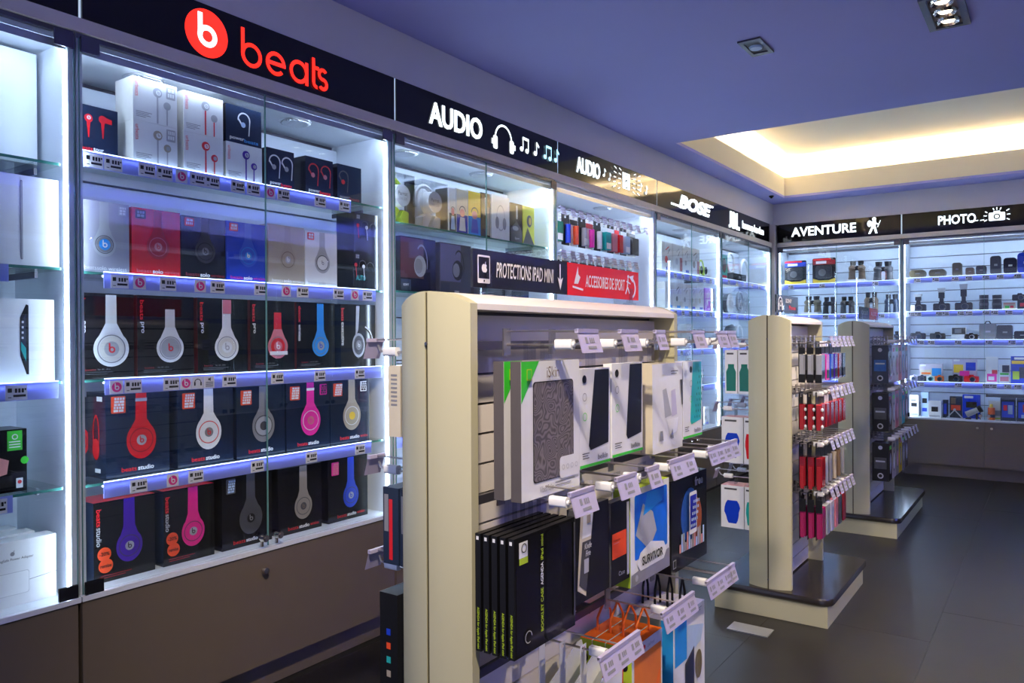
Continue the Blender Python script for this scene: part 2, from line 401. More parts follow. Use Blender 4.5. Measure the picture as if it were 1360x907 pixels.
def cabinet(loc, rz, W, label, slats=True, doors=2, base_doors=1, sh=(), back_white=False, post=.018, vents=(.5,), lock=True, led=True, panel=False):
    c = thing('display_cabinet', label, 'cabinet', loc, rz, 'glass display cabinets along the walls')
    D = .31
    MB().box(.004, W - .004, .055, .40, 0, .100).build('plinth', M_KICK, c)
    MB().box(.004, W - .004, .022, .40, .1005, .484).build('carcass', M_TAUPE, c)
    n = base_doors; dw = (W - .004) / n
    for k in range(n):
        d = MB().rbox(.002 + k*dw, .002 + (k+1)*dw - .004, 0, .0215, .106, .480, .003).build('door', M_TAUPE, c)
        if n > 1: kx = .002 + (k+1)*dw - .05 if k == 0 else .002 + k*dw + .05
        else: kx = W * .48
        kz = .435 if n > 1 else .425
        MB().cyl((kx, -.0005, kz), (kx, -.012, kz), .006, n=8).cyl((kx, -.012, kz), (kx, -.024, kz), .012, .010, n=12).build('knob', M_CHROME, d, True)
    MB().box(0, W, -.006, .40, .4845, .498).build('ledge', M_LAM, c)
    for x0, x1 in ((0, post), (W - post, W)):
        MB().box(x0, x1, .022, D + .09, .4985, 2.044).build('side_panel', M_LAM, c)
        MB().box(x0 + .001, x1 - .001, .010, .0215, .4985, 2.044).build('post_profile', M_LAM, c)
    if led:
        th, dp = (.0015, .022) if led == 'slim' else (.0034, .006)
        for x0, x1 in ((post + .0005, post + th), (W - post - th, W - post - .0005)):
            MB().box(x0, x1, .0225, .0225 + dp, .50, 1.99).build('light_strip', M_LED2 if led == 'bright' else M_LED, c)
        MB().box(post + .02, W - post - .02, .029, .037, 2.0100, 2.0155).build('top_light', M_LEDT2 if led == 'bright' else M_LEDT, c)
        MB().box(post + .0005, W - post - .0005, .0225, .0255, 1.994, 2.0155).build('valance', M_ALU, c)
    if panel: MB().box(post + .1, W - post - .1, .06, .26, 2.008, 2.0155).build('added_light_panel', M_ADDED_LEDP, c)  # added glow inside the unseen opposite cabinets
    tp = MB().box(post, W - post, .022, D + .09, 2.016, 2.044).build('top_panel', M_LAM, c)
    for v in vents:
        q = MB().cyl((v*W, .145, 2.0155), (v*W, .145, 2.011), .062, .058, n=22).build('vent', M_ALU, tp, True)
        g = MB()
        for k in range(-4, 5):
            hw = math.sqrt(max(0, .052**2 - (k*.011)**2)); g.box(v*W - hw, v*W + hw, .145 + k*.011 - .0035, .145 + k*.011 + .0035, 2.007, 2.0108)
        g.build('vent_grille', M_ALU, tp)
    MB().box(post, W - post, D + .03, D + .045, .4985, 2.0155).build('backing', M_DALU if slats else M_LAM, c)
    if slats:
        z = .502; sm = None
        while z < 2.01:
            h = min(.100, 2.0145 - z)
            if h < .03: break
            if sm is None or h < .0999:
                o = MB().box(post + .001, W - post - .001, D, D + .0295, 0, h - .007).build('slat', M_SLAT, c)
                if sm is None: sm = o.data
            else: o = link('slat', sm, c)
            o.location = (0, 0, z); z += .100
    for a in sh: shelf(c, post + .0055, W - post - .0055, **a)
    if doors:
        dw = (W - .008) / doors
        for k in range(doors):
            x0 = .004 + k*dw + .0015; x1 = .004 + (k+1)*dw - .0015
            g = MB().box(x0, x1, 0.0, .006, .502, 2.030).build('glass_door', GLASS, c)
            ed = MB(); ed.box(x0 - .0012, x0 - .0002, 0.0, .006, .503, 2.029); ed.box(x1 + .0002, x1 + .0012, 0.0, .006, .503, 2.029)
            ed.build('glass_edge', M_GEDGE, g)
            hx = x0 + .002 if k == 0 else x1 - .052
            MB().box(hx, hx + .05, -.006, -.0003, 1.992, 2.034).build('hinge', M_DALU, g)
            MB().box(hx, hx + .05, -.006, -.0003, .500, .536).build('hinge', M_GBLACK, g)
            if lock and doors == 2:
                lx = x1 - .028 if k == 0 else x0 + .028
                MB().cyl((lx, -.0003, .535), (lx, -.010, .535), .010, n=10).cyl((lx, -.010, .535), (lx, -.028, .535), .014, .012, n=14).cyl((lx, -.028, .535), (lx, -.031, .535), .007, n=10).box(lx - .004, lx + .004, -.008, -.0003, .505, .528).build('lock', M_CHROME, g, True)
        MB().box(.002, W - .002, .0085, .0215, 2.0305, 2.0445).build('door_track', M_DALU, c)
    return c

def tg(y0, L): return [(round(y - y0, 4), k) for y, k in L]
Y1 = 1.04
S1 = [(1.098,'p'),(1.153,'p'),(1.254,'p'),(1.309,'p'),(1.365,'b'),(1.42,'p'),(1.472,'p'),(1.567,'p'),(1.627,'p'),(1.696,'b'),(1.752,'p'),(1.917,'p'),(2.035,'p')]
S2 = [(1.169,'p'),(1.228,'b'),(1.318,'p'),(1.426,'b'),(1.488,'p'),(1.654,'p'),(1.76,'b'),(1.833,'p'),(2.003,'p'),(2.085,'b'),(2.153,'p')]
S3 = [(1.157,'b'),(1.206,'p'),(1.326,'p'),(1.374,'b'),(1.414,'h'),(1.454,'s'),(1.529,'p'),(1.72,'p'),(1.91,'p'),(2.109,'p')]
S4 = [(1.221,'p'),(1.328,'b'),(1.406,'p'),(1.635,'p'),(1.868,'p'),(2.108,'p')]
cabinet((XL, Y1, 0), L90, 1.226, 'tall glass cabinet full of headphone boxes under the red lettered sign', vents=(.22, .70), sh=[
    dict(ztop=1.732, tags=tg(Y1, S1), sx0=.022, sx1=1.03), dict(ztop=1.395, tags=tg(Y1, S2), sx0=.085, sx1=1.16),
    dict(ztop=1.090, tags=tg(Y1, S3), sx0=.085, sx1=1.19), dict(ztop=.795, tags=tg(Y1, S4), sx0=.08, sx1=1.13)])
Y0 = -.19
cabinet((XL, Y0, 0), L90, 1.226, 'tall glass cabinet of white tablet boxes at the left edge', vents=(.5,), slats=False, sh=[
    dict(ztop=1.685, strip=False), dict(ztop=1.400, strip=True, sx0=.05, sx1=1.07, led=False, tags=[(.9,'p')]), dict(ztop=1.090, tags=[(1.085,'p')], sx0=.02, sx1=1.19),
    dict(ztop=.800, strip=True, sx0=.05, sx1=1.075, led=False, tags=[(1.035,'p'),(.9,'p')])])
Y2 = 2.272
cabinet((XL, Y2, 0), L90, 1.244, 'glass cabinet of headphones under the sign with headphone and music notes', led='bright', vents=(.18, .62), sh=[
    dict(ztop=1.685, strip=False), dict(ztop=1.400, strip=False), dict(ztop=1.090, tags=[(.2,'p'),(.5,'p'),(.8,'p')]), dict(ztop=.795, tags=[(.3,'p'),(.7,'p')])])
Y3 = 3.522
cab3 = cabinet((XL, Y3, 0), L90, 1.250, 'open doorless cabinet of hanging packs under the sign with loudspeaker', led='bright', doors=0, base_doors=2, vents=(.62,), sh=[])
Y4 = 4.778
cabinet((XL, Y4, 0), L90, 1.246, 'glass cabinet of white slim boxes under the bold slanted white lettering', led='bright', base_doors=2, vents=(.6,), sh=[
    dict(ztop=1.665, tags=[(.25+.14*k,'p') for k in range(7)]), dict(ztop=1.400, tags=[(.25+.14*k,'p') for k in range(7)]), dict(ztop=1.110, tags=[(.3+.2*k,'p') for k in range(4)]), dict(ztop=.830, tags=[(.3+.2*k,'p') for k in range(4)])])
Y5 = 6.030
cabinet((XL, Y5, 0), L90, 1.325, 'glass cabinet of loop speakers next to the corner of the room', led='bright', base_doors=2, vents=(.5,), sh=[
    dict(ztop=1.680, tags=[(.25+.2*k,'p') for k in range(5)]), dict(ztop=1.395, tags=[(.25+.2*k,'p') for k in range(5)]), dict(ztop=1.110, tags=[(.3+.2*k,'p') for k in range(4)]), dict(ztop=.830, tags=[(.3+.2*k,'p') for k in range(4)])])
XB1 = -2.150
cabinet((XB1, YB, 0), 0, 1.064, 'far wall cabinet of binoculars under the sign with a hiker', led='slim', base_doors=2, vents=(), sh=[
    dict(ztop=1.690, tags=[(.12,'p'),(.40,'p'),(.85,'p')]), dict(ztop=1.402, tags=[(.43,'p'),(.58,'p'),(.90,'p')]), dict(ztop=1.130, tags=[(.3,'p'),(.7,'p')]), dict(ztop=.800, tags=[(.3,'p'),(.7,'p')])])
XB2 = -1.082
cabinet((XB2, YB, 0), 0, 1.220, 'far wall cabinet of cameras under the sign with a camera', led='slim', base_doors=2, vents=(), sh=[
    dict(ztop=1.702, tags=[(.115,'p'),(.255,'p'),(.40,'p'),(.50,'p'),(.62,'p'),(.72,'p'),(.84,'p')]), dict(ztop=1.410, tags=[(.07,'p'),(.12,'p'),(.28,'p'),(.33,'p'),(.44,'p'),(.50,'p'),(.62,'p'),(.68,'p'),(.78,'p'),(.9,'p')]),
    dict(ztop=1.165, tags=[(.14,'p'),(.22,'p'),(.42,'p'),(.64,'p'),(.8,'p'),(.9,'p')]), dict(ztop=.805, tags=[(.14,'p'),(.42,'p'),(.62,'p'),(.67,'p'),(.77,'p'),(.84,'p')])])
cabinet((.142, YB, 0), 0, 1.22, 'far wall cabinet at the right end past the camera cabinet', led='slim', base_doors=2, vents=(), sh=[
    dict(ztop=1.702), dict(ztop=1.410), dict(ztop=1.165), dict(ztop=.805)])

# ------------------------------------------------------------------ fascia signs
def sign(loc, rz, W, label, edge=True):
    s = thing('fascia_sign', label, 'sign', loc, rz, 'backlit signs above the cabinets')
    MB().box(.0035, W - .0035, 0, .02, 0, .170).build('panel', M_GBLACK, s)
    if edge: MB().box(W - .0030, W + .0030, .001, .02, 0, .170).build('lit_edge', M_LETEDGE, s)
    return s
ZS = 2.0848
def note(a, x, z, h, m, double=False):
    a.disc(x, z, h*.2, m, h*.16); a.rect(x + h*.12, x + h*.20, z, z + h*.8, m)
    if double:
        a.disc(x + h*.62, z - h*.04, h*.2, m, h*.16); a.rect(x + h*.74, x + h*.82, z, z + h*.76, m); a.poly([(x+h*.12,z+h*.66),(x+h*.82,z+h*.62),(x+h*.82,z+h*.8),(x+h*.12,z+h*.84)], m)
    else: a.poly([(x+h*.20,z+h*.8),(x+h*.48,z+h*.55),(x+h*.44,z+h*.42),(x+h*.20,z+h*.58)], m)
sign((XL, Y0, ZS), L90, 1.237, 'plain black sign panel at the upper left corner')
s = sign((XL, 1.050, ZS), L90, 1.230, 'black sign with red round emblem and red lowercase lettering')
a = Art(); cx, cz, r = 1.434 - 1.05, .080, .075
a.disc(cx, cz, r, M_LETR, n=40); a.build('round_emblem', s)
a = Art(-.001); a.emblem(cx, cz, r * 1.0, None, M_LETW); a.build('emblem_letter', s)
def beats_word(a, x0, z0, x1, z1, st, m):
    W = x1 - x0; H = z1 - z0; r = H * .33; zc = z0 + r; c = [x0 + r, x0 + r*3.35, x0 + r*5.75]; w2 = st / 2
    a.ring(c[0], zc, r - st, r, m); a.rect(x0, x0 + st, zc, z1, m)                                                  # b
    a.ring(c[1], zc, r - st, r, m, 0, 318); a.rect(c[1] - r + st*.5, c[1] + r, zc - w2, zc + w2, m)                    # e
    a.ring(c[2], zc, r - st, r, m); a.rect(c[2] + r - st, c[2] + r, z0, z0 + 2*r, m)                                  # a
    tx = c[2] + r*1.42; a.rect(tx, tx + st, z0 + r*.5, z1 - r*.35, m); a.rect(tx, tx + r*.75, z0 + 2*r - st, z0 + 2*r, m); a.ring(tx + r*.5, z0 + r*.5, r*.5 - st, r*.5, m, 180, 280)   # t
    sx = x1 - r*.62; q = r*.5 + w2*.5; a.ring(sx, z0 + 2*r - q, q - st, q, m, 35, 270); a.ring(sx, z0 + q, q - st, q, m, -145, 90)                                                   # s
a = Art(-.001); beats_word(a, 1.558 - 1.05, .018, 1.925 - 1.05, .142, .0135, M_LETR); a.build('lettering', s)
s = sign((XL, 2.284, ZS), L90, 1.246, 'black sign with white lettering, headphone picture and music notes')
text(s, 'AUDIO', .372, .098, 2.672 - 2.284, .083, M_LETW, thick=.004, bold=.022)
a = Art(-.001); hx, hz = 3.03 - 2.284, .075
a.ring(hx, hz, .062, .072, M_LETW, 0, 180); a.rrect(hx - .085, hx - .05, hz - .055, hz + .008, .01, M_LETW); a.rrect(hx + .05, hx + .085, hz - .055, hz + .008, .01, M_LETW)
a.rect(hx - .098, hx - .085, hz - .035, hz - .01, M_LETW); a.rect(hx + .085, hx + .098, hz - .035, hz - .01, M_LETW); a.build('headphone_picture', s)
a = Art(-.001)
for k, (x, d) in enumerate(((3.185, 1), (3.305, 0), (3.395, 1), (3.495, 0))): note(a, x - 2.284, .062, .075, M_LETC if k > 1 else M_LETW, d)
a.build('music_notes', s)
s = sign((XL, 3.534, ZS), L90, 1.258, 'black sign with white lettering and a loudspeaker giving off sound')
text(s, 'AUDIO', .27, .090, 3.86 - 3.534, .085, M_LETW, thick=.004, bold=.02)
a = Art(-.001); sx = 4.337 - 3.534; bk = P('ink')
a.rect(sx - .05, sx + .05, .038, .138, M_LETW); a.ring(sx, .068, .018, .026, bk); a.ring(sx, .112, .014, .020, bk)
for k in range(5):
    for q, d in enumerate((.085, .15)):
        z = .088 + (k - 2) * .026
        for sg in (-1, 1): a.line((sx + sg*d, z), (sx + sg*(d + .030), z + (k - 2)*.005), .006, M_LETW)
a.build('loudspeaker_picture', s)
a = Art(-.001); note(a, 4.045 - 3.534, .075, .055, M_LETW); note(a, 4.110 - 3.534, .062, .05, M_LETW); note(a, 4.53 - 3.534, .062, .06, M_LETW); note(a, 4.61 - 3.534, .055, .06, M_LETW); a.build('music_notes', s)
s = sign((XL, 4.796, ZS), L90, 2.50, 'black sign with bold slanted white lettering and two smaller names', edge=False)
text(s, 'BOSE', .62, .10, 5.47 - 4.796, .085, M_LETW, thick=.004, bold=.045, shear=.25)
a = Art(-.001)
a.poly([(5.02-4.796,.040),(5.20-4.796,.040),(5.22-4.796,.055),(5.02-4.796,.055)], M_LETW); a.build('letter_bar', s); a = Art(-.001); a.poly([(5.74-4.796,.135),(5.84-4.796,.135),(5.83-4.796,.120),(5.74-4.796,.120)], M_LETW); a.build('letter_bar', s)
for q, ch in enumerate('JBL'): text(s, ch, .080 if q else .066, .138, 6.215 + .094*q - 4.796, .082, M_LETW, thick=.004, bold=.035)
text(s, 'harman kardon', .58, .066, 6.81 - 4.796, .076, M_LETW, thick=.004, bold=.004)
s = sign((-2.140, YB, ZS), 0, 1.055, 'black sign with white lettering and a hiker picture')
text(s, 'AVENTURE', .565, .086, -1.733 + 2.140, .090, M_LETW, thick=.004, bold=.022)
a = Art(-.001); x = -1.31 + 2.14
a.disc(x + .008, .150, .016, M_LETW); a.poly([(x-.016,.130),(x+.024,.136),(x+.020,.085),(x-.012,.080)], M_LETW); a.disc(x - .030, .112, .018, M_LETW, .028)
a.poly([(x-.012,.085),(x+.008,.085),(x-.022,.022),(x-.040,.022)], M_LETW); a.poly([(x+.002,.085),(x+.020,.085),(x+.036,.022),(x+.018,.022)], M_LETW)
a.line((x+.012,.120), (x+.042,.100), .010, M_LETW); a.line((x+.060,.135), (x+.036,.075), .006, M_LETW); a.build('hiker_picture', s)
s = sign((-1.080, YB, ZS), 0, 1.22, 'black sign with white lettering and a flashing camera picture')
text(s, 'PHOTO', .275, .078, -.666 + 1.08, .088, M_LETW, thick=.004, bold=.022)
a = Art(-.001); x = -.382 + 1.08
a.rrect(x - .057, x + .057, .052, .118, .010, M_LETW); a.rect(x - .022, x + .022, .118, .130, M_LETW); a.ring(x, .085, .014, .024, bk); a.disc(x, .085, .014, M_LETW)
for dx, dz, ex, ez in ((-.02,.138,-.026,.155),(.0,.140,.0,.160),(.022,.138,.03,.155),(.066,.125,.085,.138),(.07,.095,.092,.097),(.068,.062,.088,.052),(-.07,.095,-.092,.097),(-.068,.062,-.088,.052),(-.066,.12,-.082,.13)):
    a.line((x+dx, dz), (x+ex, ez), .007, M_LETW)
for k in range(3): a.line((x - .20 + k*.042, .062), (x - .172 + k*.042, .064), .007, M_LETW)
a.build('camera_picture', s)
s = sign((.142, YB, ZS), 0, 1.22, 'black sign with long white lettering past the camera sign')
text(s, 'ACCESSOIRES', .62, .082, .46, .088, M_LETW, thick=.004, bold=.022)

# ------------------------------------------------------------------ ceiling fittings
def spot_light(loc, energy, aim=(0, 0, -1), size=1.5):
    ld = bpy.data.lights.new('spot_lamp', 'SPOT'); ld.energy = energy; ld.color = (1.0, .83, .64); ld.spot_size = size; ld.spot_blend = .7; ld.shadow_soft_size = .05
    o = bpy.data.objects.new('spot_beam', ld); COL.objects.link(o); o.location = loc
    o.rotation_euler = Vector(aim).to_track_quat('-Z', 'Y').to_euler(); return o
def triple(x, y, label, aim=(0, 0, -1), n=3, en=SPOT_W):
    t = thing('recessed_spotlight', label, 'spotlight', (x, y, ZC), 0, 'recessed ceiling spotlights')
    L = .105 * n + .04; Wd = .145
    m = MB()
    for x0, x1, y0, y1 in ((-Wd/2, -Wd/2+.025, 0, L), (Wd/2-.025, Wd/2, 0, L), (-Wd/2+.025, Wd/2-.025, 0, .02), (-Wd/2+.025, Wd/2-.025, L-.02, L)): m.box(x0, x1, y0, y1, -.012, -.0005)
    m.build('frame', M_DALU, t)
    MB().box(-Wd/2 + .025, Wd/2 - .025, .02, L - .02, -.003, -.0005).build('recess', P('brown'), t)
    for k in range(n):
        cy = .02 + .0525 + .105 * k
        b = MB(); 
        for i in range(20):
            a0, a1 = 2*pi*i/20, 2*pi*(i+1)/20
            b.face([(.045*cos(a0), cy+.045*sin(a0), -.004), (.045*cos(a1), cy+.045*sin(a1), -.004), (.038*cos(a1), cy+.038*sin(a1), -.014), (.038*cos(a0), cy+.038*sin(a0), -.014)])
            b.face([(.038*cos(a0), cy+.038*sin(a0), -.014), (.038*cos(a1), cy+.038*sin(a1), -.014), (.026*cos(a1), cy+.026*sin(a1), -.005), (.026*cos(a0), cy+.026*sin(a0), -.005)])
        bz = b.build('bezel', M_CHROME, t, True)
        MB().cyl((0, cy, -.0035), (0, cy, -.008), .026, .022, n=16).build('lamp', M_LAMP, bz)
    l = spot_light((0, L/2, -.03), en, aim); l.parent = t
    return t
triple(-.342, 3.22, 'ceiling spotlight with three lit lamps in a dark frame')
t = thing('recessed_spotlight', 'small square ceiling spotlight with a frosted unlit lamp', 'spotlight', (-1.052, 3.235, ZC), 0, 'recessed ceiling spotlights')
m = MB()
for q in ((-.048,-.032,0,.20),(.032,.048,0,.20),(-.032,.032,0,.03),(-.032,.032,.17,.20)): m.box(q[0], q[1], q[2], q[3], -.008, -.0005)
m.build('frame', M_DALU, t)
MB().box(-.032, .032, .03, .17, -.003, -.0005).build('recess', P('dgrey'), t)
MB().cyl((0, .10, -.0035), (0, .10, -.012), .030, .026, n=16).build('lamp', P('paleblue'), t, True)
o = MB().cyl((0,0,-.0005), (0,0,-.012), .022, .018, n=14).ell((0,0,-.014), .013, .013, .010).build('ceiling_sensor', P('ink'), None, True, (-2.06, 6.95, ZC)); tag(o, 'small black dome sensor on the soffit near the corner', 'sensor')
# unseen lit cabinets added along the opposite wall to light the room
for k in range(4):
    y = 6.95 - 1.26*k
    cabinet((2.08, y, 0), R90, 1.24, 'added lit glass cabinet on the opposite wall, %s from the far end' % ('first', 'second', 'third', 'fourth')[k], slats=False, base_doors=2, vents=(), led=False, panel=True, sh=[dict(ztop=1.70, led=False), dict(ztop=1.40, led=False), dict(ztop=1.10, led=False), dict(ztop=.80, led=False)])
structure(MB().box(2.083, 2.10, 1.70, 6.95, 2.0445, 2.190).build('trim_added_uplight_lip', M_WALLR))  # added board that keeps the uplight's glow out of the glass reflections
o = MB().box(2.12, 2.16, 1.75, 6.9, 2.0445, 2.060).build('added_uplight_strip', M_ADDED_UPLED); tag(o, 'added blue light strip on top of the opposite cabinets, to light the ceiling', 'light strip')  # unseen lamp added to brighten the ceiling with blue
# unseen spotlights added for warm light, behind and beside the photographer
triple(-.40, .30, 'added ceiling spotlight row above the photographer', aim=(-.35, .9, -1))
triple(.95, 1.6, 'added ceiling spotlight row over the right aisle', aim=(-.5, .3, -1), en=SPOT_W*.6)
triple(.95, 3.6, 'added ceiling spotlight row over the far right aisle')

# ------------------------------------------------------------------ boxed products
def carton(label, loc, rz, w, d, h, fm, sm=None, tm=None, group=None, name='product_box', cat='box', tilt=0.0):
    t = thing(name, label, cat, loc, rz + tilt, group)
    sm = sm or fm; tm = tm or sm
    m = MB(); x = w / 2
    m.box(-x, x, 0, d, 0, h, 1, front=0); m.m[1] = 2
    m.build('carton', [fm, sm, tm], t)
    return t
def W1(y, z, fy=.07):
    if z > 1.3: fy -= .020
    return (XL - fy, y, z + .0004)
def hp(t, w, h, col, cx=0, cz=.09, r=.045, rz=None, inner=None, ring=None, cen=None, cenr=.35, letter=None, band=.034, top=None, bandcol=None, stripe=None, name='headphone_print', sho=1.42):
    rz = rz or r * 1.15; a = Art(); top = top or h - .001
    a.poly([(cx - band/2, cz + rz*.7), (cx + band/2, cz + rz*.7), (cx + band*.46, top), (cx - band*.46, top)], bandcol or col)
    k0, k1 = (.80, .5) if sho > 1.3 else (.66, .74)
    a.poly([(cx - r*k0, cz + rz*k1), (cx + r*k0, cz + rz*k1), (cx + band*.5, cz + rz*sho), (cx - band*.5, cz + rz*sho)], col)
    if stripe: a.rect(cx - band/2, cx + band/2, top - .030, top - .020, stripe)
    a.disc(cx, cz, r, col, rz, n=28)
    if ring: a.ring(cx, cz, r*.74, r*.80, ring, n=28)
    if inner: a.disc(cx, cz, r*.70, inner, n=24)
    if cen: a.disc(cx, cz, r*cenr, cen, n=20)
    if letter: a.emblem(cx, cz, r*cenr*.95, None, letter)
    a.build(name, t)
def sticker(t, x0, x1, z0, z1, m, m2, rows=4):
    a = Art(); a.rrect(x0, x1, z0, z1, .003, m); n = rows
    dx = (x1 - x0) * .14; dz = (z1 - z0) / (n + .6)
    for k in range(n):
        zz = z0 + dz * (.45 + k)
        c = random.randint(2, 4); ww = (x1 - x0 - 2*dx) / c
        for q in range(c): a.rect(x0 + dx + q*ww + .0008, x0 + dx + (q+1)*ww - .0008, zz, zz + dz*.78, m2)
    a.build('sticker', t)
def lines(t, x0, x1, z, n, m, dz=.006, th=.0022):
    a = Art()
    for k in range(n): a.rect(x0, x0 + (x1 - x0) * (1, .8, .92, .6)[k % 4], z - k*dz, z - k*dz + th, m)
    a.build('small_print', t)
def ear(a, x, z, col, body, r=.013, stem=.05, face=None):
    a.rect(x - r*.18, x + r*.18, z - stem, z, col); a.disc(x, z, r, body); 
    if face: a.disc(x + r*.2, z, r*.55, face)
wh, ink, navy, blk = P('white'), P('ink'), PG('navy'), PG('black')
G1 = 'small boxes on the top shelf of the headphone cabinet'
z1, z2, z3, z4, z5 = 1.732, 1.395, 1.090, .795, .498
# top shelf
t = carton('dark box with a pair of red earphones, leftmost on the top shelf', W1(1.129, z1, .10), L90, .125, .06, .142, navy, blk, group=G1)
a = Art()
for x, z in ((-.022, .105), (.018, .108)):
    a.poly([(x-.006,z),(x+.006,z),(x+.002,z-.055),(x-.001,z-.055)], P('red')); a.disc(x, z, .012, P('red'))
a.poly([(.018,.118),(.044,.112),(.044,.098),(.018,.100)], P('red')); a.disc(-.022, .106, .006, P('white')); a.emblem(-.022, .106, .005, None, P('red')); a.build('earphone_print', t)
text(t, 'beats', .038, .012, -.030, .018, P('red'), bold=.02); text(t, 'tour', .03, .011, .006, .018, wh, bold=.03)
def urb(label, y, z, body, stem, gold=None, h=.124):
    t = carton(label, W1(y, z), L90, .140, .10, h, PG('white'), P('offw'), group=G1)
    a = Art(); ear(a, .006, h - .034, stem, body, .0145, h - .036, P('white')); ear(a, .036, h - .068, stem, body, .012, h - .070, P('silver'))
    a.emblem(.008, h - .034, .008, None, body); a.build('earphone_print', t)
    text(t, 'urbeats', .045, .012, -.058, h - .036, P('red'), vertical=True)
    lines(t, -.062, -.012, .026, 4, P('grey'), .005, .0018)
    if gold: sticker(t, .034, .064, h - .045, h - .008, P('silver'), wh, 2)
    return t
urb('white earphone box with silver buds, top of the first stack', 1.292, z1 + .1245, P('silver'), P('silver'), True, .129)
urb('white earphone box with gold buds, bottom of the first stack', 1.292, z1, P('gold'), P('silver'), True)
urb('white earphone box with silver buds on red cables, top of its stack', 1.454, z1 + .1245, P('silver'), P('red'), None, .128)
urb('white earphone box with red buds on red cables', 1.454, z1, P('red'), P('red'))
urb('white earphone box with purple buds on purple cables', 1.605, z1, P('purple'), P('purple'))
def pwr(label, y, z, w, h, col, col2, words, cx=(0,), d=.09, fy=.07):
    t = carton(label, W1(y, z, fy), L90, w, d, h, navy, blk, group=G1)
    a = Art()
    for x in cx:
        a.ring(x, h*.66, .020, .025, col, -10, 190); a.line((x - .022, h*.66), (x - .008, h*.52), .006, col); a.line((x + .022, h*.64), (x + .018, h*.25), .004, col)
        a.disc(x - .004, h*.52, .009, col2)
    a.build('earphone_print', t)
    n = len(words)
    for k, (s, m) in enumerate(words): text(t, s, w*.8/n, .012, -w*.4 + w*.8*(k + .5)/n, .013, m, bold=.02)
    return t
pwr('dark box with one white ear hook, resting on the purple earphone box', 1.604, z1 + .1245, .139, .124, P('white'), P('paleblue'), (('power', wh), ('beats', P('sky'))))
pwr('dark box with a pair of white ear hooks on the top shelf', 1.754, z1, .116, .136, P('white'), P('silver'), (('power', wh), ('beats', P('red'))), (-.026, .026))
pwr('dark box with a pair of red ear hooks on the top shelf', 1.929, z1, .130, .138, P('red'), P('rose'), (('power', wh), ('beats', P('red'))), (-.028, .028))
pwr('dark box with one small red ear bud, rightmost on the top shelf', 2.087, z1, .124, .140, P('dgrey'), P('red'), (('power', P('grey')), ('beats', P('dred'))), (-.03,), fy=.08)
# second shelf
G2 = 'headphone boxes on the second shelf'
t = carton('silver headphone box, leftmost on the second shelf', W1(1.138, z2), L90, .138, .08, .203, mat('silver_foil', (.34, .34, .41), rough=.3, noise=.05), group=G2)
hp(t, .138, .203, P('silver'), -.004, .080, .033, .035, ring=P('dgrey'), inner=P('grey'), cen=P('sky'), cenr=.5, letter=wh, band=.028)
sticker(t, .036, .062, .168, .196, P('silver'), wh, 3); text(t, 'beatssolo wireless', .12, .012, 0, .012, wh)
def solo(label, y, w, h, bg, col, lab, txt, ring=None, cen=None, letter=None, inner=None, d=.08):
    t = carton(label, W1(y, z2), L90, w, d, h, bg, bg, group=G2)
    hp(t, w, h, col, .004, .088, .036, .038, ring=ring, cen=cen, letter=letter, inner=inner, band=.028)
    if lab: sticker(t, -w*.43, -w*.22, h - .032, h - .006, lab[0], lab[1], 2)
    text(t, 'beats', w*.30, .011, -w*.26, .013, txt[0]); text(t, 'solo', w*.22, .013, w*.02, .013, txt[1], bold=.03); text(t, 'wireless', w*.32, .010, w*.31, .013, txt[0])
    return t
solo('bright red headphone box with a black corner sticker', 1.292, .154, .200, PG('red'), mat('print_deepred', (.52, .008, .015), rough=.3, noise=.05), (ink, P('silver')), (P('rose'), wh), ring=P('rose'), cen=P('salmon'), letter=P('red'))
solo('black headphone box with a red corner sticker, second shelf', 1.451, .156, .196, blk, P('dgrey'), (P('red'), wh), (P('dred'), wh), ring=P('ink'), cen=P('grey'), letter=ink)
solo('deep blue headphone box with a red corner sticker', 1.612, .157, .198, PG('blue'), mat('print_midblue', (.03, .10, .62), rough=.3, noise=.05), (P('red'), wh), (P('hot'), wh), ring=P('sky'), cen=P('sky'), letter=wh)
solo('tan gold headphone box on the second shelf', 1.777, .156, .208, mat('gold_foil', (.46, .40, .31), rough=.28, noise=.05), P('gold'), None, (wh, wh), ring=P('brown'), cen=P('silver'), letter=wh)
solo('white headphone box with a red corner sticker', 1.935, .152, .202, PG('white'), P('silver'), (P('red'), wh), (P('silver'), P('silver')), ring=P('dgrey'), inner=P('white'), cen=P('white'), letter=P('grey'))
def bud_box(label, y, z, w, h, dots):
    t = carton(label, W1(y, z), L90, w, .10, h, blk, blk, group=G2)
    a = Art()
    for x, zz, c in dots:
        a.disc(x, zz, .008, c); a.line((x, zz - .008), (x + .004, zz - .05), .003, c)
        a.ring(x + .035, zz, .017, .020, P('dgrey'), 0, 200)
    a.build('earphone_print', t); sticker(t, -w*.42, -w*.26, h - .026, h - .008, P('dgrey'), P('silver'), 2); return t
bud_box('black earphone box stacked on another, right end of the second shelf', 2.165, z2 + .1455, .130, .155, ((-.045, .105, P('red')), (.0, .10, P('silver'))))
t = bud_box('black earphone box under another, right end of the second shelf', 2.163, z2, .138, .145, ((-.055, .095, P('red')), (-.015, .09, P('white'))))
text(t, 'AUTO', .05, .02, -.03, .045, P('teal'), bold=.03)
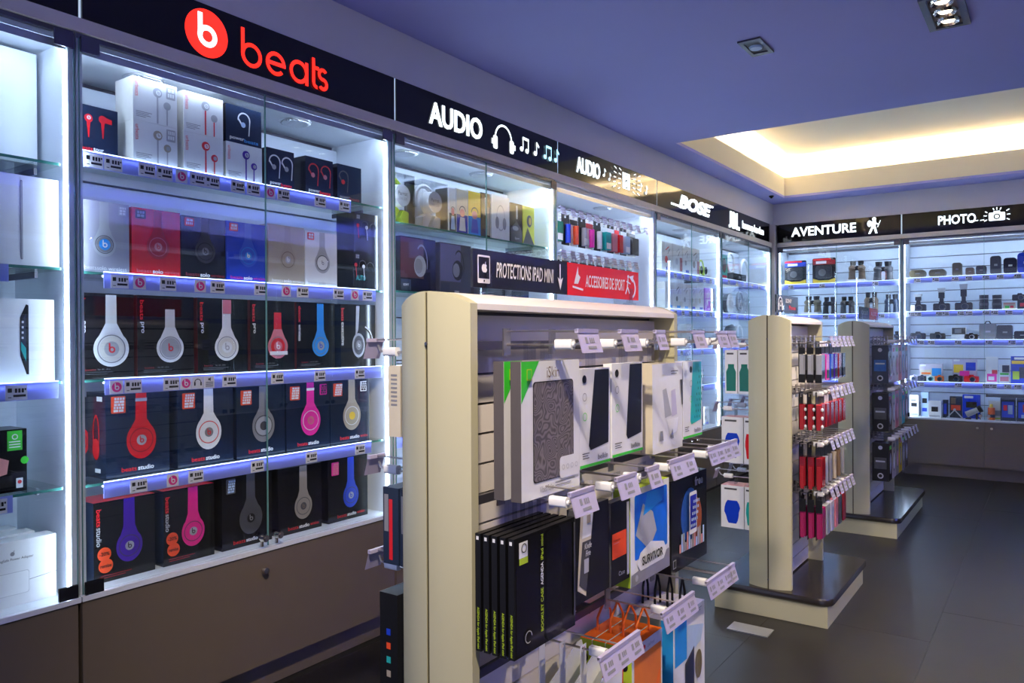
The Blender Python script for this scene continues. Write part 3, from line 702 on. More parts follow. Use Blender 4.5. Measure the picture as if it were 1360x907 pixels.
# third shelf
G3 = 'black headphone boxes on the third shelf'
def pro(label, y, w, col, bandc, inner, cen, letter, words, bandtop=None, d=.09, h=.246, fy=.07, cx=.012, cz=.085, r=.052):
    t = carton(label, W1(y, z3, fy), L90, w, d, h, blk, mat('print_darkred', (.10, .012, .016), rough=.3, noise=.1), group=G3)
    hp(t, w, h, col, cx, cz, r, r, ring=P('grey'), inner=inner, cen=cen, cenr=.42, letter=letter, band=.034, top=bandtop or h - .004, bandcol=bandc)
    text(t, words[0], .060, .013, -w*.42, h - .045, P('red'), vertical=True, bold=.02)
    if len(words) > 1: text(t, words[1], .034 if len(words[1]) < 4 else .06, .013, -w*.42, h - (.098 if len(words[1]) < 4 else .112), wh, vertical=True, bold=.02)
    text(t, 'beats', .03, .006, -w*.30, .026, P('dred')); text(t, 'by dr. dre', .036, .006, -w*.06, .026, P('grey'))
    lines(t, -w*.40, w*.1, .017, 2, P('dgrey'), .005); return t
pro('black headphone box with a big white headphone, leftmost on the third shelf', 1.150, .160, P('white'), P('offw'), P('offw'), P('silver'), P('red'), ('beats', 'pro'))
pro('black headphone box with a shorter white headphone, second on the third shelf', 1.333, .186, P('white'), P('offw'), P('silver'), P('silver'), P('red'), ('beats', 'pro'), bandtop=.205, r=.045)
t = pro('black headphone box with a white headphone on a pink band', 1.533, .188, P('white'), P('white'), P('offw'), P('white'), P('silver'), ('beats', 'pro'), r=.045)
a = Art(-.003); a.rect(.012 - .016, .012 + .016, .196, .242, P('rose')); a.build('band_colour', t)
t = pro('black headphone box with a red and white headphone', 1.731, .188, P('rose'), P('red'), P('red'), P('rose'), wh, ('beats', 'pro'), bandtop=.205, r=.043, cx=.02)
a = Art(-.006); a.rect(-.018, .058, .055, .068, wh); a.build('white_stripe', t)
pro('black headphone box with a bright blue headphone', 1.925, .182, P('sky'), P('sky'), P('sky'), P('silver'), P('blue'), ('detox', 'wireless'), r=.040, cx=.02)
t = carton('black headphone box with a silver headphone seen at an angle, right end', W1(2.143, z3, .075), L90, .184, .09, .246, blk, PG('navy'), group=G3)
text(t, 'beats', .05, .016, -.082, .205, P('red'), vertical=True, bold=.02); text(t, 'executive', .09, .016, -.082, .13, wh, vertical=True, bold=.02)
a = Art(); sv = P('silver')
a.poly([(-.012,.24),(.006,.24),(.000,.15),(-.016,.11)], sv); a.disc(.0, .085, .034, sv, .048); a.disc(.0, .085, .026, P('dgrey'), .038); a.disc(.0, .085, .016, P('grey'), .02); a.emblem(0, .085, .013, None, wh)
a.ring(.012, .10, .058, .064, sv, -60, 70); a.disc(.055, .07, .014, P('grey'), .028); a.build('headphone_print', t)
# fourth shelf
G4 = 'dark studio headphone boxes on the fourth shelf'
def studio(label, y, w, z, h, col, inner, ring, cen, letter, stk=True, d=.11, fy=.07, extra=None, side=None, wl=False, stripe=None, G=G4, cx=.008, cz=.105, r=.046, dim=False, txt=True):
    t = carton(label, W1(y, z, fy), L90, w, d, h, navy if not dim else blk, side or navy, group=G)
    hp(t, w, h, col, cx, cz, r, r * 1.22, ring=ring, inner=inner, cen=cen, cenr=.34, letter=letter, band=.036, stripe=stripe, sho=1.12)
    if stk: sticker(t, -w*.42, -w*.20, h - .062, h - .012, P('burnt'), wh, 5)
    if extra: sticker(t, w*.26, w*.43, h - .050, h - .010, extra, P('navy') if extra is not wh else P('ink'), 4)
    if txt:
        text(t, 'beats', .046, .014, -.030, .022, P('red'), bold=.01); text(t, 'studio', .050, .014, .022, .022, wh, bold=.025)
        if wl: text(t, 'wireless', .04, .012, .072, .022, P('red'))
    return t
# box peeping out behind the first one
t = studio('dark headphone box with a red headphone, mostly hidden at the left end', 1.110, .090, z4, .236, P('red'), None, P('dred'), P('rose'), P('red'), stk=False, fy=.175, cx=.0, r=.04, txt=False)
t = studio('dark headphone box with a large red headphone and red sticker', 1.242, .196, z4, .252, P('red'), None, P('dred'), P('silver'), P('red'), stripe=P('silver'))
# picture on the side of that box
sp = MB(); x = -.098 - .0006
for i in range(24):
    a0, a1 = 2*pi*i/24, 2*pi*(i+1)/24
    sp.face([(x, .055 + .020*cos(a0), .125 + .062*sin(a0)), (x, .055 + .020*cos(a1), .125 + .062*sin(a1)), (x, .055 + .013*cos(a1), .128 + .050*sin(a1)), (x, .055 + .013*cos(a0), .128 + .050*sin(a0))])
sp.face([(x - .0004, .055 + .020*cos(2*pi*i/16), .085 + .032*sin(2*pi*i/16)) for i in range(16)])
sp.build('side_headphone_print', P('red'), t)
sp = MB(); sp.face([(x, .018, .226), (x, .05, .226), (x, .05, .240), (x, .018, .240)]); sp.face([(x, .03, .016), (x, .062, .016), (x, .062, .028), (x, .03, .028)]); sp.build('side_small_print', wh, t)
studio('dark headphone box with a white headphone ringed in red', 1.468, .200, z4, .248, P('white'), None, P('red'), P('grey'), P('red'))
studio('dark headphone box with a grey headphone and dark cup', 1.680, .198, z4, .244, P('grey'), P('silver'), P('dgrey'), P('dgrey'), None)
studio('dark headphone box with a hot pink headphone', 1.887, .202, z4, .246, P('pink'), None, wh, P('rose'), P('pink'), extra=P('pink'), stripe=P('white'))
studio('dark headphone box with a champagne headphone, right end of the fourth shelf', 2.092, .204, z4, .247, P('gold'), P('tan'), wh, P('yellow'), None, extra=wh, wl=True)
# bottom of the case
G5 = 'dark studio headphone boxes on the cabinet floor'
def low(label, y, w, col, h=.234, stickers=False, redtop=False, cup=.040, stk=None, wl=True, fy=.07, cen=P('silver'), letter=None, cx=.012):
    t = carton(label, W1(y, z5, fy), L90, w, .12, h, blk, navy if redtop else blk, PG('red') if redtop else blk, group=G5)
    hp(t, w, h, col, cx, .092, cup, cup * 1.18, ring=P('dgrey'), cen=cen, cenr=.34, letter=letter or ink, band=.036, sho=1.25)
    if stickers:
        text(t, 'beats', .05, .015, -w*.42, h - .045, P('red'), vertical=True, bold=.02); text(t, 'studio', .055, .015, -w*.42, h - .10, P('silver'), vertical=True, bold=.02)
        a = Art(-.001); a.disc(-w*.34, .082, .020, P('burnt')); a.disc(-w*.34 + .004, .048, .021, P('burnt')); a.build('discount_stickers', t)
        text(t, '-20%', .030, .011, -w*.34, .083, P('ink'), y=-.0026, bold=.02); text(t, 'remise', .032, .010, -w*.34 + .004, .048, P('ink'), y=-.0026, bold=.02)
        lines(t, -w*.4, w*.1, .018, 2, P('dred'), .006)
    else:
        text(t, 'beats', .046, .013, -.034, .020, P('red')); text(t, 'studio', .046, .013, .016, .020, wh, bold=.02)
        if wl: text(t, 'wireless', .04, .011, .064, .020, P('red'))
    if stk: sticker(t, -w*.42, -w*.24, h - .062, h - .012, stk[0], stk[1], 5)
    return t
low('dark headphone box with a purple headphone and orange discount stickers', 1.200, .184, P('purple'), stickers=True, redtop=True, fy=.072)
low('dark headphone box with a magenta headphone and orange discount stickers', 1.406, .176, P('hot'), stickers=True, redtop=True)
low('dark headphone box with a black headphone and a grey sticker', 1.622, .198, P('dgrey'), h=.248, stk=(P('dgrey'), P('paleblue')), cen=P('ink'), letter=P('grey'), cup=.046, wl=False)
low('dark headphone box with a pewter headphone on the cabinet floor', 1.847, .197, P('taupe'), h=.240, cen=P('dgrey'), letter=P('brown'))
low('dark headphone box with a royal blue headphone, right end of the cabinet floor', 2.080, .204, P('blue'), h=.242, stk=(P('hot'), P('rose')), letter=P('blue'))

# ------------------------------------------------------------------ leftmost case
GT = 'tablet boxes in the leftmost cabinet'
t = carton('tall white tablet box with a thin edge-on tablet picture', W1(.885, 1.400, .07), L90, .252, .06, .238, PG('white'), P('white'), group=GT)
a = Art(); a.rrect(.030, .0355, .015, .225, .0026, P('grey')); a.rrect(.0312, .0342, .018, .222, .0014, P('silver')); a.build('tablet_edge_print', t)
t = carton('white tablet box with a dark tablet shown at an angle', W1(.885, 1.090, .07), L90, .242, .06, .222, PG('white'), P('white'), group=GT)
a = Art(); a.poly([(.035,.070),(.050,.020),(.056,.020),(.056,.205),(.050,.208),(.035,.172)], P('ink')); a.poly([(.037,.078),(.049,.045),(.049,.182),(.037,.160)], P('navy')); a.poly([(.037,.085),(.049,.055),(.049,.090),(.037,.108)], P('teal'))
for k in range(4): a.rect(.038, .043, .115 + k*.014, .121 + k*.014, wh)
a.build('tablet_print', t)
t = carton('black box with a bright green label and skin toned picture', W1(.845, .800, .07), L90, .178, .10, .166, blk, P('dgrey'), name='accessory_box')
a = Art(); a.rect(.042, .078, .110, .162, P('green')); a.disc(.0835, .082, .010, P('green')); a.ring(.060, .146, .005, .0075, wh); a.poly([(-.05,.03),(.04,.05),(.045,.085),(.01,.10),(-.06,.09)], P('salmon')); a.rect(.062, .078, .010, .036, wh); a.disc(.070, .026, .005, P('red'))
for k in range(3): a.rect(.045, .072, .132 - k*.007, .135 - k*.007, wh)
a.build('cover_print', t)
for k in range(3):
    d = ('front', 'middle', 'rear')[k]
    t = carton('white charger box, %s of three in a row on the cabinet floor' % d, W1(.885 - (0, .028, .048)[k], z5, .07 + .062*k), L90, .242, .055, .172 + (0, .004, .008)[k], PG('white'), P('white'), group='white charger boxes')
    if k == 0:
        a = Art(); a.ring(.012, .139, 0, .0055, P('grey')); a.rrect(-.025, .052, .030, .090, .006, P('silver')); a.rrect(-.024, .051, .031, .089, .006, wh); a.line((.052, .063), (.121, .070), .0016, P('grey')); a.poly([(.013,.146),(.017,.149),(.015,.144)], P('grey')); a.build('charger_print', t)
        text(t, '45W MagSafe Power Adapter', .11, .009, .008, .124, P('ink'))
o = MB().box(.03, 1.195, .16, .18, 1.695, 2.005).build('white_back_board', M_LAM, None, False, (XL, Y0, 0), L90); tag(o, 'white board standing on the top shelf of the leftmost cabinet', 'board')

# ------------------------------------------------------------------ second audio case
def headphone(label, loc, rz, col, pad, s=1.0, group=None, fold=0.0, emb=None):
    t = thing('headphone', label, 'headphones', loc, rz, group)
    n = 14; pts = [(.062*s*cos(radians(180 - 180*i/n)), .02, .105*s + .070*s*sin(radians(180 - 180*i/n))) for i in range(n + 1)]
    MB().tube(pts, .009*s, 8).build('headband', col, t, True)
    for sg in (-1, 1):
        c = MB().ell((sg*.060*s, .018, .070*s), .030*s, .024, .048*s, n=16, k=9).build('ear_cup', col, t, True)
        MB().ell((sg*.060*s, -.002, .070*s), .026*s, .012, .042*s, n=16, k=7).build('cup_cover', pad, c, True)
    return t
def W2(y, z, fy=.09):
    if z > 1.3: fy -= .035
    return (XL - fy, y, z + .0004)
GA = 'packages in the second audio cabinet'
def parrot(label, y, w, col, z=1.685, fy=.09):
    h = .205
    t = thing('headphone_package', label, 'package', W2(y, z, fy), L90, GA)
    m = MB(); x = w/2
    m.box(-x, x, 0, .003, 0, h); m.box(-x, x, .107, .110, 0, h); m.box(-x, -x + .003, .003, .107, 0, h); m.box(x - .003, x, .003, .107, 0, h); m.box(-x, x, 0, .11, h, h + .003)
    m.build('clear_case', CLEAR, t)
    hm = MB(); n = 14; c0 = (.0, .055)
    hm.tube([(c0[0] - .012 + .062*cos(radians(200 - 220*i/n)), c0[1], .118 + .074*sin(radians(200 - 220*i/n))) for i in range(n+1)], .011, 8).build('headband', col, t, True)
    MB().cyl((.012, .06, .120), (.012, .012, .120), .050, .046, n=24).build('ear_cup', P('white'), t, True)
    text(t, 'Parrot', .055, .016, .012, .128, P('dgrey'), y=.011); text(t, 'ZIK 2.0', .05, .010, .012, .106, P('silver'), y=.011)
    m = MB(); m.prism_y([(-.055,.005),(-.02,.005),(.012,.06),(-.01,.07),(-.05,.05)], .03, .075); m.prism_y([(.065,.005),(.03,.005),(.012,.03),(.035,.062),(.068,.055)], .03, .075); m.build('cushions', col, t)
    MB().box(-x + .004, x - .004, .02, .10, .0005, .004).build('tray', P('white'), t)
    MB().box(-x + .004, x - .004, .100, .104, .005, h - .004).build('back_card', PG('white'), t)
    return t
parrot('clear package with lime green headphones', 2.382, .150, PG('lime'))
parrot('clear package with white headphones', 2.590, .170, PG('white'))
def slab(label, y, w, h, z, bgm, art, cat='box', fy=.09, d=.08, G=GA, nm='product_box', side=None, tilt=0):
    t = carton(label, W2(y, z, fy), L90, w, d, h, bgm, side or bgm, group=G, name=nm, cat=cat, tilt=tilt)
    a = Art(); art(a, w, h); a.build('cover_print', t); return t
def art_people(cols):
    def f(a, w, h):
        a.rect(-w*.5 + .001, w*.5 - .001, .001, h*.42, P(cols[0])); a.rect(-w*.5 + .001, w*.5 - .001, h*.42, h*.98, P(cols[1]))
        a.disc(0, h*.46, w*.22, P('salmon'), h*.09); a.poly([(-w*.3,h*.05),(w*.3,h*.05),(w*.2,h*.36),(-w*.2,h*.36)], P(cols[2])); a.ring(0, h*.50, w*.24, w*.29, P('dgrey'), 0, 180)
    return f
slab('narrow white and navy headphone box beside the clear packages', 2.708, .050, .198, 1.685, PG('white'), art_people(('navy', 'offw', 'paleblue')))
slab('headphone box with a person on a navy and cream cover', 2.777, .082, .203, 1.685, PG('white'), art_people(('royal', 'cream', 'white')))
slab('headphone box with a person on a sky blue and yellow cover', 2.869, .096, .208, 1.685, PG('white'), art_people(('sky', 'yellow', 'blue')))
slab('dark slim headphone box with a tan corner', 2.957, .070, .212, 1.685, blk, lambda a, w, h: (a.rect(w*.1, w*.45, h*.05, h*.7, P('tan')), a.rect(-w*.1, w*.0, h*.5, h*.9, wh)))
def art_hpgrey(a, w, h):
    a.ring(0, h*.50, h*.27, h*.30, P('silver'), 0, 360, sx=.55); a.disc(-w*.20, h*.38, w*.10, P('grey'), h*.14); a.disc(w*.20, h*.38, w*.10, P('grey'), h*.14)
slab('white headphone box with a grey oval headphone', 3.080, .150, .215, 1.685, PG('white'), art_hpgrey)
def art_yel(a, w, h):
    a.poly([(-w*.49,.001),(w*.49,.001),(w*.49,h*.30),(0,h*.55),(-w*.49,h*.35)], P('dgrey')); a.disc(-w*.1, h*.36, w*.25, P('silver'), h*.06); a.rect(-w*.05, w*.08, h*.6, h*.95, wh)
t = slab('dark headphone box with white vertical lettering', 3.217, .104, .198, 1.685, blk, art_yel); text(t, 'Sport', .04, .016, .0, .02, wh, y=-.004)
slab('bright yellow and black sport headphone box', 3.327, .106, .196, 1.685, mat('print_yellow', (.72, .72, .02), rough=.3, noise=.05), lambda a, w, h: (a.poly([(-w*.49,.001),(w*.49,.001),(-w*.1,h*.45)], P('ink')), a.disc(w*.05, h*.62, w*.22, P('dgrey'), h*.16), a.disc(w*.1, h*.62, w*.1, P('yellow'), h*.1)))
def art_sony(base, hpc):
    def f(a, w, h):
        a.rect(-w*.49, w*.15, h*.25, h*.98, base); a.ring(.02, h*.55, h*.30, h*.34, hpc, -20, 130, sx=.5); a.disc(.01, h*.48, w*.17, hpc, h*.20); a.disc(.0, h*.48, w*.11, P('grey'), h*.14)
        a.rect(-w*.49, -w*.22, .004, h*.22, P('navy'))
    return f
t = slab('dark headphone box with a burgundy panel and grey headphone', 2.475, .226, .232, 1.400, blk, art_sony(mat('print_burgundy', (.07, .016, .018), rough=.3, noise=.1), P('silver'))); text(t, 'SONY', .035, .010, -.082, .028, wh, y=-.005, bold=.03)
t = slab('dark headphone box with a slate blue panel and black headphone', 2.730, .224, .230, 1.400, P('dgrey'), art_sony(mat('print_slate', (.14, .13, .24), rough=.3, noise=.1), P('ink'))); text(t, 'SONY', .035, .010, .0, .012, wh, y=-.005, bold=.03)
t = slab('dark headphone box next to the slate blue one, behind the tablet sign', 2.975, .22, .215, 1.400, P('dgrey'), art_sony(P('grey'), P('dgrey'))); text(t, 'SONY', .035, .010, -.06, .012, wh, y=-.005, bold=.03)
slab('dark headphone box at the right end behind the tablet sign', 3.215, .22, .21, 1.400, blk, art_sony(P('dgrey'), P('silver')))

# ------------------------------------------------------------------ hooks
def hook_mesh(L, lab_w=.05, tilt=.35):
    """euro hook along -y from its bracket (local y=0 is the slat): lower product wire, upper label wire"""
    m = MB()
    m.box(-.012, .012, -.004, 0, -.022, .034)
    m.tube([(0, -.003, 0), (0, -L + .02, 0), (0, -L + .006, .004), (0, -L, .016)], .0026, 6)
    m.tube([(0, -.003, .028), (0, -L - .006, .028)], .0020, 6)
    m.tube([(-lab_w*.5, -L - .007, .028), (lab_w*.5, -L - .007, .028)], .0026, 6)
    return m
def label_mesh(wd, h=.042, tilt=.30):
    m = MB(); th = .0016
    def q(x0, x1, z0, z1, off, mi):
        m.face([(x0, -off + z0*sin(tilt)*1.0, z0*cos(tilt)), (x1, -off + z0*sin(tilt), z0*cos(tilt)), (x1, -off + z1*sin(tilt), z1*cos(tilt)), (x0, -off + z1*sin(tilt), z1*cos(tilt))], mi)
    q(-wd/2, wd/2, -h, 0, 0, 0); q(-wd/2, wd/2, -h, 0, .0018, 0)
    m.box(-wd/2, wd/2, -.004, .004, -.002, .006, 0)
    n = max(1, int(wd / .05))
    for k in range(n):
        c = -wd/2 + wd*(k + .5)/n
        q(c - .019, c - .010, -h*.55, -h*.25, .0026, 1)
        for j in range(3): q(c - .003 + j*.007, c + .002 + j*.007, -h*.52, -h*.28, .0026, 1)
        q(c - .014, c + .018, -h*.82, -h*.68, .0026, 1)
    return m
def stopper_mesh():
    return MB().rbox(-.0085, .0085, -.022, .016, -.009, .011, .005).cyl((0, -.022, .001), (0, -.026, .001), .005, n=8)
_HK = {}
def hook(parent, x, y, z, L, rz=0.0, lab=.05, stop=True, label=True):
    """hook is a part of its fixture; (x,y,z) is where it leaves the slat, pointing to local -y after rz"""
    k = ('h', L, lab)
    if k not in _HK:
        o = hook_mesh(L, lab).build('hook', M_WIRE, parent, True); _HK[k] = o.data
    else: o = link('hook', _HK[k], parent)
    o.location = (x, y, z); o.rotation_euler = (0, 0, rz)
    if label:
        k = ('l', lab)
        if k not in _HK: l = label_mesh(lab).build('price_label', [M_LABEL, P('grey')], o); _HK[k] = l.data
        else: l = link('price_label', _HK[k], o)
        l.location = (0, -L - .008, .025)
    if stop:
        k = 's'
        if k not in _HK: s_ = stopper_mesh().build('stopper', P('white'), o, True); _HK[k] = s_.data
        else: s_ = link('stopper', _HK[k], o)
        s_.location = (0, -L + .045, 0)
    return o
# ------------------------------------------------------------------ open case of hanging packs (third audio unit)
ORD = ['first', 'second', 'third', 'fourth', 'fifth', 'sixth', 'seventh', 'eighth', 'ninth', 'tenth', 'eleventh', 'twelfth']
def blister(label, loc, rz, w, h, d, card, fill, group, cap=None, name='hanging_pack', shape='box', band=None):
    """hang-sell pack: card with euro slot, clear blister over a coloured product. origin = hanging point, front to -y"""
    t = thing(name, label, 'package', loc, rz, group)
    m = MB()
    for x0, x1, z0, z1 in ((-w/2, w/2, -h, -.012), (-w/2, -.010, -.012, .010), (.010, w/2, -.012, .010), (-.010, .010, .004, .010)): m.box(x0, x1, 0, .0015, z0, z1)
    m.build('card', card, t)
    if cap is not None: MB().box(-w/2 + .001, w/2 - .001, -.003, -.0002, -h*.26, -.014).build('header', cap, t)
    if shape == 'box': MB().rbox(-w*.40, w*.40, -d, -.0003, -h*.95, -h*.28, min(w, h)*.06).build('product', fill, t)
    elif shape == 'tube': MB().cyl((0, -d*.5, -h*.94), (0, -d*.5, -h*.30), min(w*.36, d*.49), n=10).build('product', fill, t, True)
    elif shape == 'cable':
        MB().tube([(w*.22*cos(.4*i), -d*.5, -h*.62 + h*.26*sin(.4*i)) for i in range(17)], d*.22, 6).build('product', fill, t, True)
    if band is not None: MB().box(-w*.30, w*.30, -d - .0012, -d - .0002, -h*.90, -h*.68).build('pack_label', band, t)
    return t
G6 = 'packs hanging on the top row of the open cabinet'
cols = ['dgreen', 'blue', 'burnt', 'silver', 'pink', 'white', 'teal', 'rose', 'red', 'paleblue', 'dgrey']
names = ['dark green', 'blue', 'orange red', 'silver', 'pink', 'white', 'teal', 'pale rose', 'big red', 'pale blue', 'dark grey']
ys = [3.635, 3.745, 3.835, 3.93, 4.02, 4.115, 4.20, 4.285, 4.37, 4.46, 4.57]
for k, (c, n, y) in enumerate(zip(cols, names, ys)):
    hook(cab3, y - Y3, .31, 1.895, .265, lab=.05, stop=False)
    w = .085 if k not in (8, 10) else (.06 if k == 8 else .12)
    blister('%s pack, %s from the left in the top row of hanging packs' % (n, ORD[k]), (XL - .085, y, 1.891), L90, w, .165, .034, P('ink') if k % 2 else P('offw'), PG(c), G6, cap=P(['white','ink','ink','ink','dred','ink','white','white','red','white','dgrey'][k]), shape='tube' if k in (1,2,3,4,5) else 'box', band=wh if k % 3 == 0 else None)
hook(cab3, 4.70 - Y3, .31, 1.895, .265, stop=False)
G7 = 'packs hanging on the second row of the open cabinet'
cols = ['lilac', 'ink', 'pink', 'silver', 'ink', 'teal', 'white', 'ink', 'offw', 'dgrey']; names = ['lilac', 'black', 'pink', 'silver', 'small black', 'teal', 'white', 'plain black', 'cream', 'dark grey']
for k in range(10):
    y = 3.64 + .10*k
    hook(cab3, y - Y3, .31, 1.655, .265, lab=.05, stop=False)
    blister('%s pack, %s from the left in the second row of hanging packs' % (names[k], ORD[k]), (XL - .085, y, 1.651), L90, .075, .15, .03, P('offw'), PG(cols[k]), G7, cap=P('ink'))

# ------------------------------------------------------------------ case of slim white boxes
G8 = 'slim white boxes on the upper shelf of the white box cabinet'; G9 = 'slim boxes on the middle shelf of the white box cabinet'
def W4(y, z, fy=.09):
    if z > 1.3: fy -= .038
    return (XL - fy, y, z + .0004)
def slim(label, y, z, w, h, c, G, accent='blue', body='white'):
    t = carton(label, W4(y, z), L90, w, .07, h, PG(body), P('offw') if body == 'white' else P(body), group=G)
    a = Art(); a.line((-w*.15, h*.72), (w*.18, h*.86), .008, P(c)); a.line((w*.05, h*.60), (w*.25, h*.78), .006, P('dgrey')); a.rect(w*.22, w*.49, h*.08, h*.55, P(accent)) if accent == 'dred' else a.rect(-w*.1, w*.35, h*.06, h*.15, P(accent))
    a.disc(-w*.1, h*.40, w*.14, P(c)); a.build('cover_print', t); return t
for k, (y, w, ac) in enumerate(((5.072, .178, 'blue'), (5.256, .172, 'dred'), (5.418, .130, 'blue'), (5.583, .190, 'dred'))):
    slim('white slim box, %s from the left on the upper shelf' % ORD[k], y, 1.665, w, .205, ('red', 'silver', 'grey', 'brown')[k], G8, ac)
t = headphone('green and black sport headphone standing on the upper shelf', W4(5.76, 1.665), L90, P('lime'), P('ink'), .75)
for k, (y, w) in enumerate(((5.104, .140), (5.252, .138), (5.396, .135), (5.540, .130), (5.690, .146))):
    slim('white slim box, %s from the left on the middle shelf' % ORD[k], y, 1.400, w, .192, ('grey', 'dgrey', 'grey', 'gold', 'tan')[k], G9, 'sky' if k < 3 else 'blue', 'white')
slim('bright purple slim box on the middle shelf', 5.846, 1.400, .112, .186, 'violet', G9, 'violet', 'violet')
slim('dark teal slim box on the middle shelf', 5.950, 1.400, .070, .184, 'teal', G9, 'teal', 'navy')
slim('cream slim box on the lower shelf of the white box cabinet', 5.574, 1.110, .128, .190, 'grey', G9, 'blue', 'offw')
def bottle(label, y, z, h, c, G, fy=.10):
    t = thing('portable_speaker', label, 'speaker', W4(y, z, fy), L90, G)
    MB().cyl((0, .035, 0), (0, .035, h), .030, .030, n=16).build('body', P(c), t, True); MB().cyl((0, .035, h), (0, .035, h + .006), .030, .022, n=16).build('cap', P('silver'), t, True)
    MB().box(-.012, .012, .0035, .0045, h*.35, h*.65).build('badge', P('offw'), t); return t
for k in range(3): bottle('dark blue cylinder speaker, %s of three on the lower shelf' % ORD[k], 5.74 + .085*k, 1.110, .15, 'navy', 'cylinder speakers')
for k in range(3): bottle('pale cylinder speaker, %s of three on the lowest shelf of the white box cabinet' % ORD[k], 5.66 + .10*k, .830, .13, ('paleblue', 'silver', 'lilac')[k], 'pale cylinder speakers')
slim('white box on the cabinet floor behind the teal tablet case', 5.72, .498, .14, .17, 'grey', 'boxes on the cabinet floor')
slim('grey box on the cabinet floor behind the teal tablet case', 5.90, .498, .12, .15, 'dgrey', 'boxes on the cabinet floor', 'blue', 'silver')
# ------------------------------------------------------------------ loop speaker case
def loop(label, y, z, s=1.0, col=P('white'), fy=.10):
    t = thing('loop_speaker', label, 'speaker', W4(y, z, fy), L90, 'loop speakers in the corner cabinet')
    n = 26; R = .105*s; pts = [(R*cos(2*pi*i/n), .05, R + .012 + R*sin(2*pi*i/n)) for i in range(n + 1)]
    MB().tube(pts, .013*s, 8).build('ring', col, t, True)
    MB().cyl((0, .05, 0), (0, .05, .016), .05*s, .04*s, n=18).build('foot', P('silver'), t, True); return t
loop('white loop speaker standing on the black box in the corner cabinet', 6.545, 1.7415, .80)
loop('second white loop speaker nearest the corner on the top shelf', 6.90, 1.680, .95)
t = carton('black speaker box under the white loop speaker', W4(6.56, 1.680, .075), L90, .34, .12, .060, blk, P('dgrey')); text(t, 'JBL', .06, .025, 0, .03, P('silver'))
t = carton('teal and grey speaker box at the left end of the top shelf', W4(6.22, 1.680), L90, .15, .10, .20, P('teal'), P('grey')); a = Art(); a.disc(0, .11, .05, P('dgrey'), .06); a.rect(-.06, .06, .01, .03, P('red')); a.build('cover_print', t)
def rspk(label, y, z, r, col, cen, fy=.09):
    t = thing('round_speaker', label, 'speaker', W4(y, z, fy), L90, 'round speakers in the corner cabinet')
    MB().cyl((0, .03, r), (0, .075, r), r, r*.86, n=28).build('housing', P('dgrey'), t, True)
    MB().ell((0, .03, r), r*.97, .024, r*.97, n=26, k=10).build('grille', col, t, True)
    MB().cyl((0, .004, r), (0, .009, r), r*.16, n=14).build('badge', cen, t, True); MB().box(-r*.5, r*.5, .04, .10, 0, .008).build('foot', P('ink'), t); return t
rspk('white round speaker on the middle shelf of the corner cabinet', 6.445, 1.395, .088, PG('white'), P('silver'))
def dome(label, y, z, r, fy=.09):
    t = thing('clear_dome_speaker', label, 'speaker', W4(y, z, fy), L90, 'clear bubble speakers')
    MB().ell((0, .10, r*1.1), r, .085, r*1.1, n=20, k=12).build('clear_shell', CLEAR, t, True)
    MB().tube([(r*.72*cos(2*pi*i/20), .10, r*1.1 + r*.72*sin(2*pi*i/20)) for i in range(21)], .010, 6).build('ring', P('silver'), t, True)
    MB().tube([(-r*.5, .10, r*.5), (0, .09, r*1.2), (r*.45, .10, r*.4)], .007, 6).build('cable', P('white'), t, True)
    MB().cyl((0, .10, 0), (0, .10, .012), r*.5, n=18).build('foot', P('silver'), t, True); return t
dome('clear bubble shaped speaker on the middle shelf of the corner cabinet', 6.90, 1.395, .115)
rspk('dark round speaker with a pale rim on the lower shelf of the corner cabinet', 6.60, 1.110, .10, P('dgrey'), P('silver'))
loop('white loop speaker on the lower shelf of the corner cabinet', 6.86, 1.110, .85)
rspk('pale round speaker on the lowest shelf of the corner cabinet', 6.30, .830, .085, P('silver'), P('white'))
rspk('pale blue round speaker on the floor of the corner cabinet', 6.32, .498, .09, P('paleblue'), P('white'))

# ------------------------------------------------------------------ far wall, outdoor case
def B(x, z, fy=.08):
    if z > 1.3: fy = max(.046, fy - .045)
    return (x, YB + fy, z + .0004)
def big_blister(label, x, top, wd, h):
    t = thing('blister_pack', label, 'package', B(x, 1.690, .10), 0, 'blister packs of outdoor lamps')
    MB().rbox(-wd/2, wd/2, .03, .034, 0, h, .012).build('card', P('ink'), t)
    a = Art(.03); a.rect(-wd*.48, wd*.48, h*.74, h*.92, P(top)); a.rect(-wd*.48, wd*.30, h*.92, h*.98, P('red')); a.poly([(-wd*.48,.002),(wd*.48,.002),(wd*.48,h*.20),(wd*.2,h*.12),(-wd*.2,h*.12),(-wd*.48,h*.20)], P('yellow')); a.rect(-wd*.35, wd*.1, h*.78, h*.88, wh); a.build('card_print', t)
    MB().rbox(-wd*.34, wd*.34, .004, .0275, h*.20, h*.70, .02).build('product', P('dgrey'), t)
    MB().cyl((-wd*.05, .004, h*.42), (-wd*.05, -.004, h*.42), h*.14, n=18).build('lamp_head', P('grey'), t, True); return t
big_blister('yellow based blister pack with a blue band', -2.003, 'blue', .20, .225)
big_blister('yellow based blister pack with a red band', -1.745, 'dred', .205, .235)
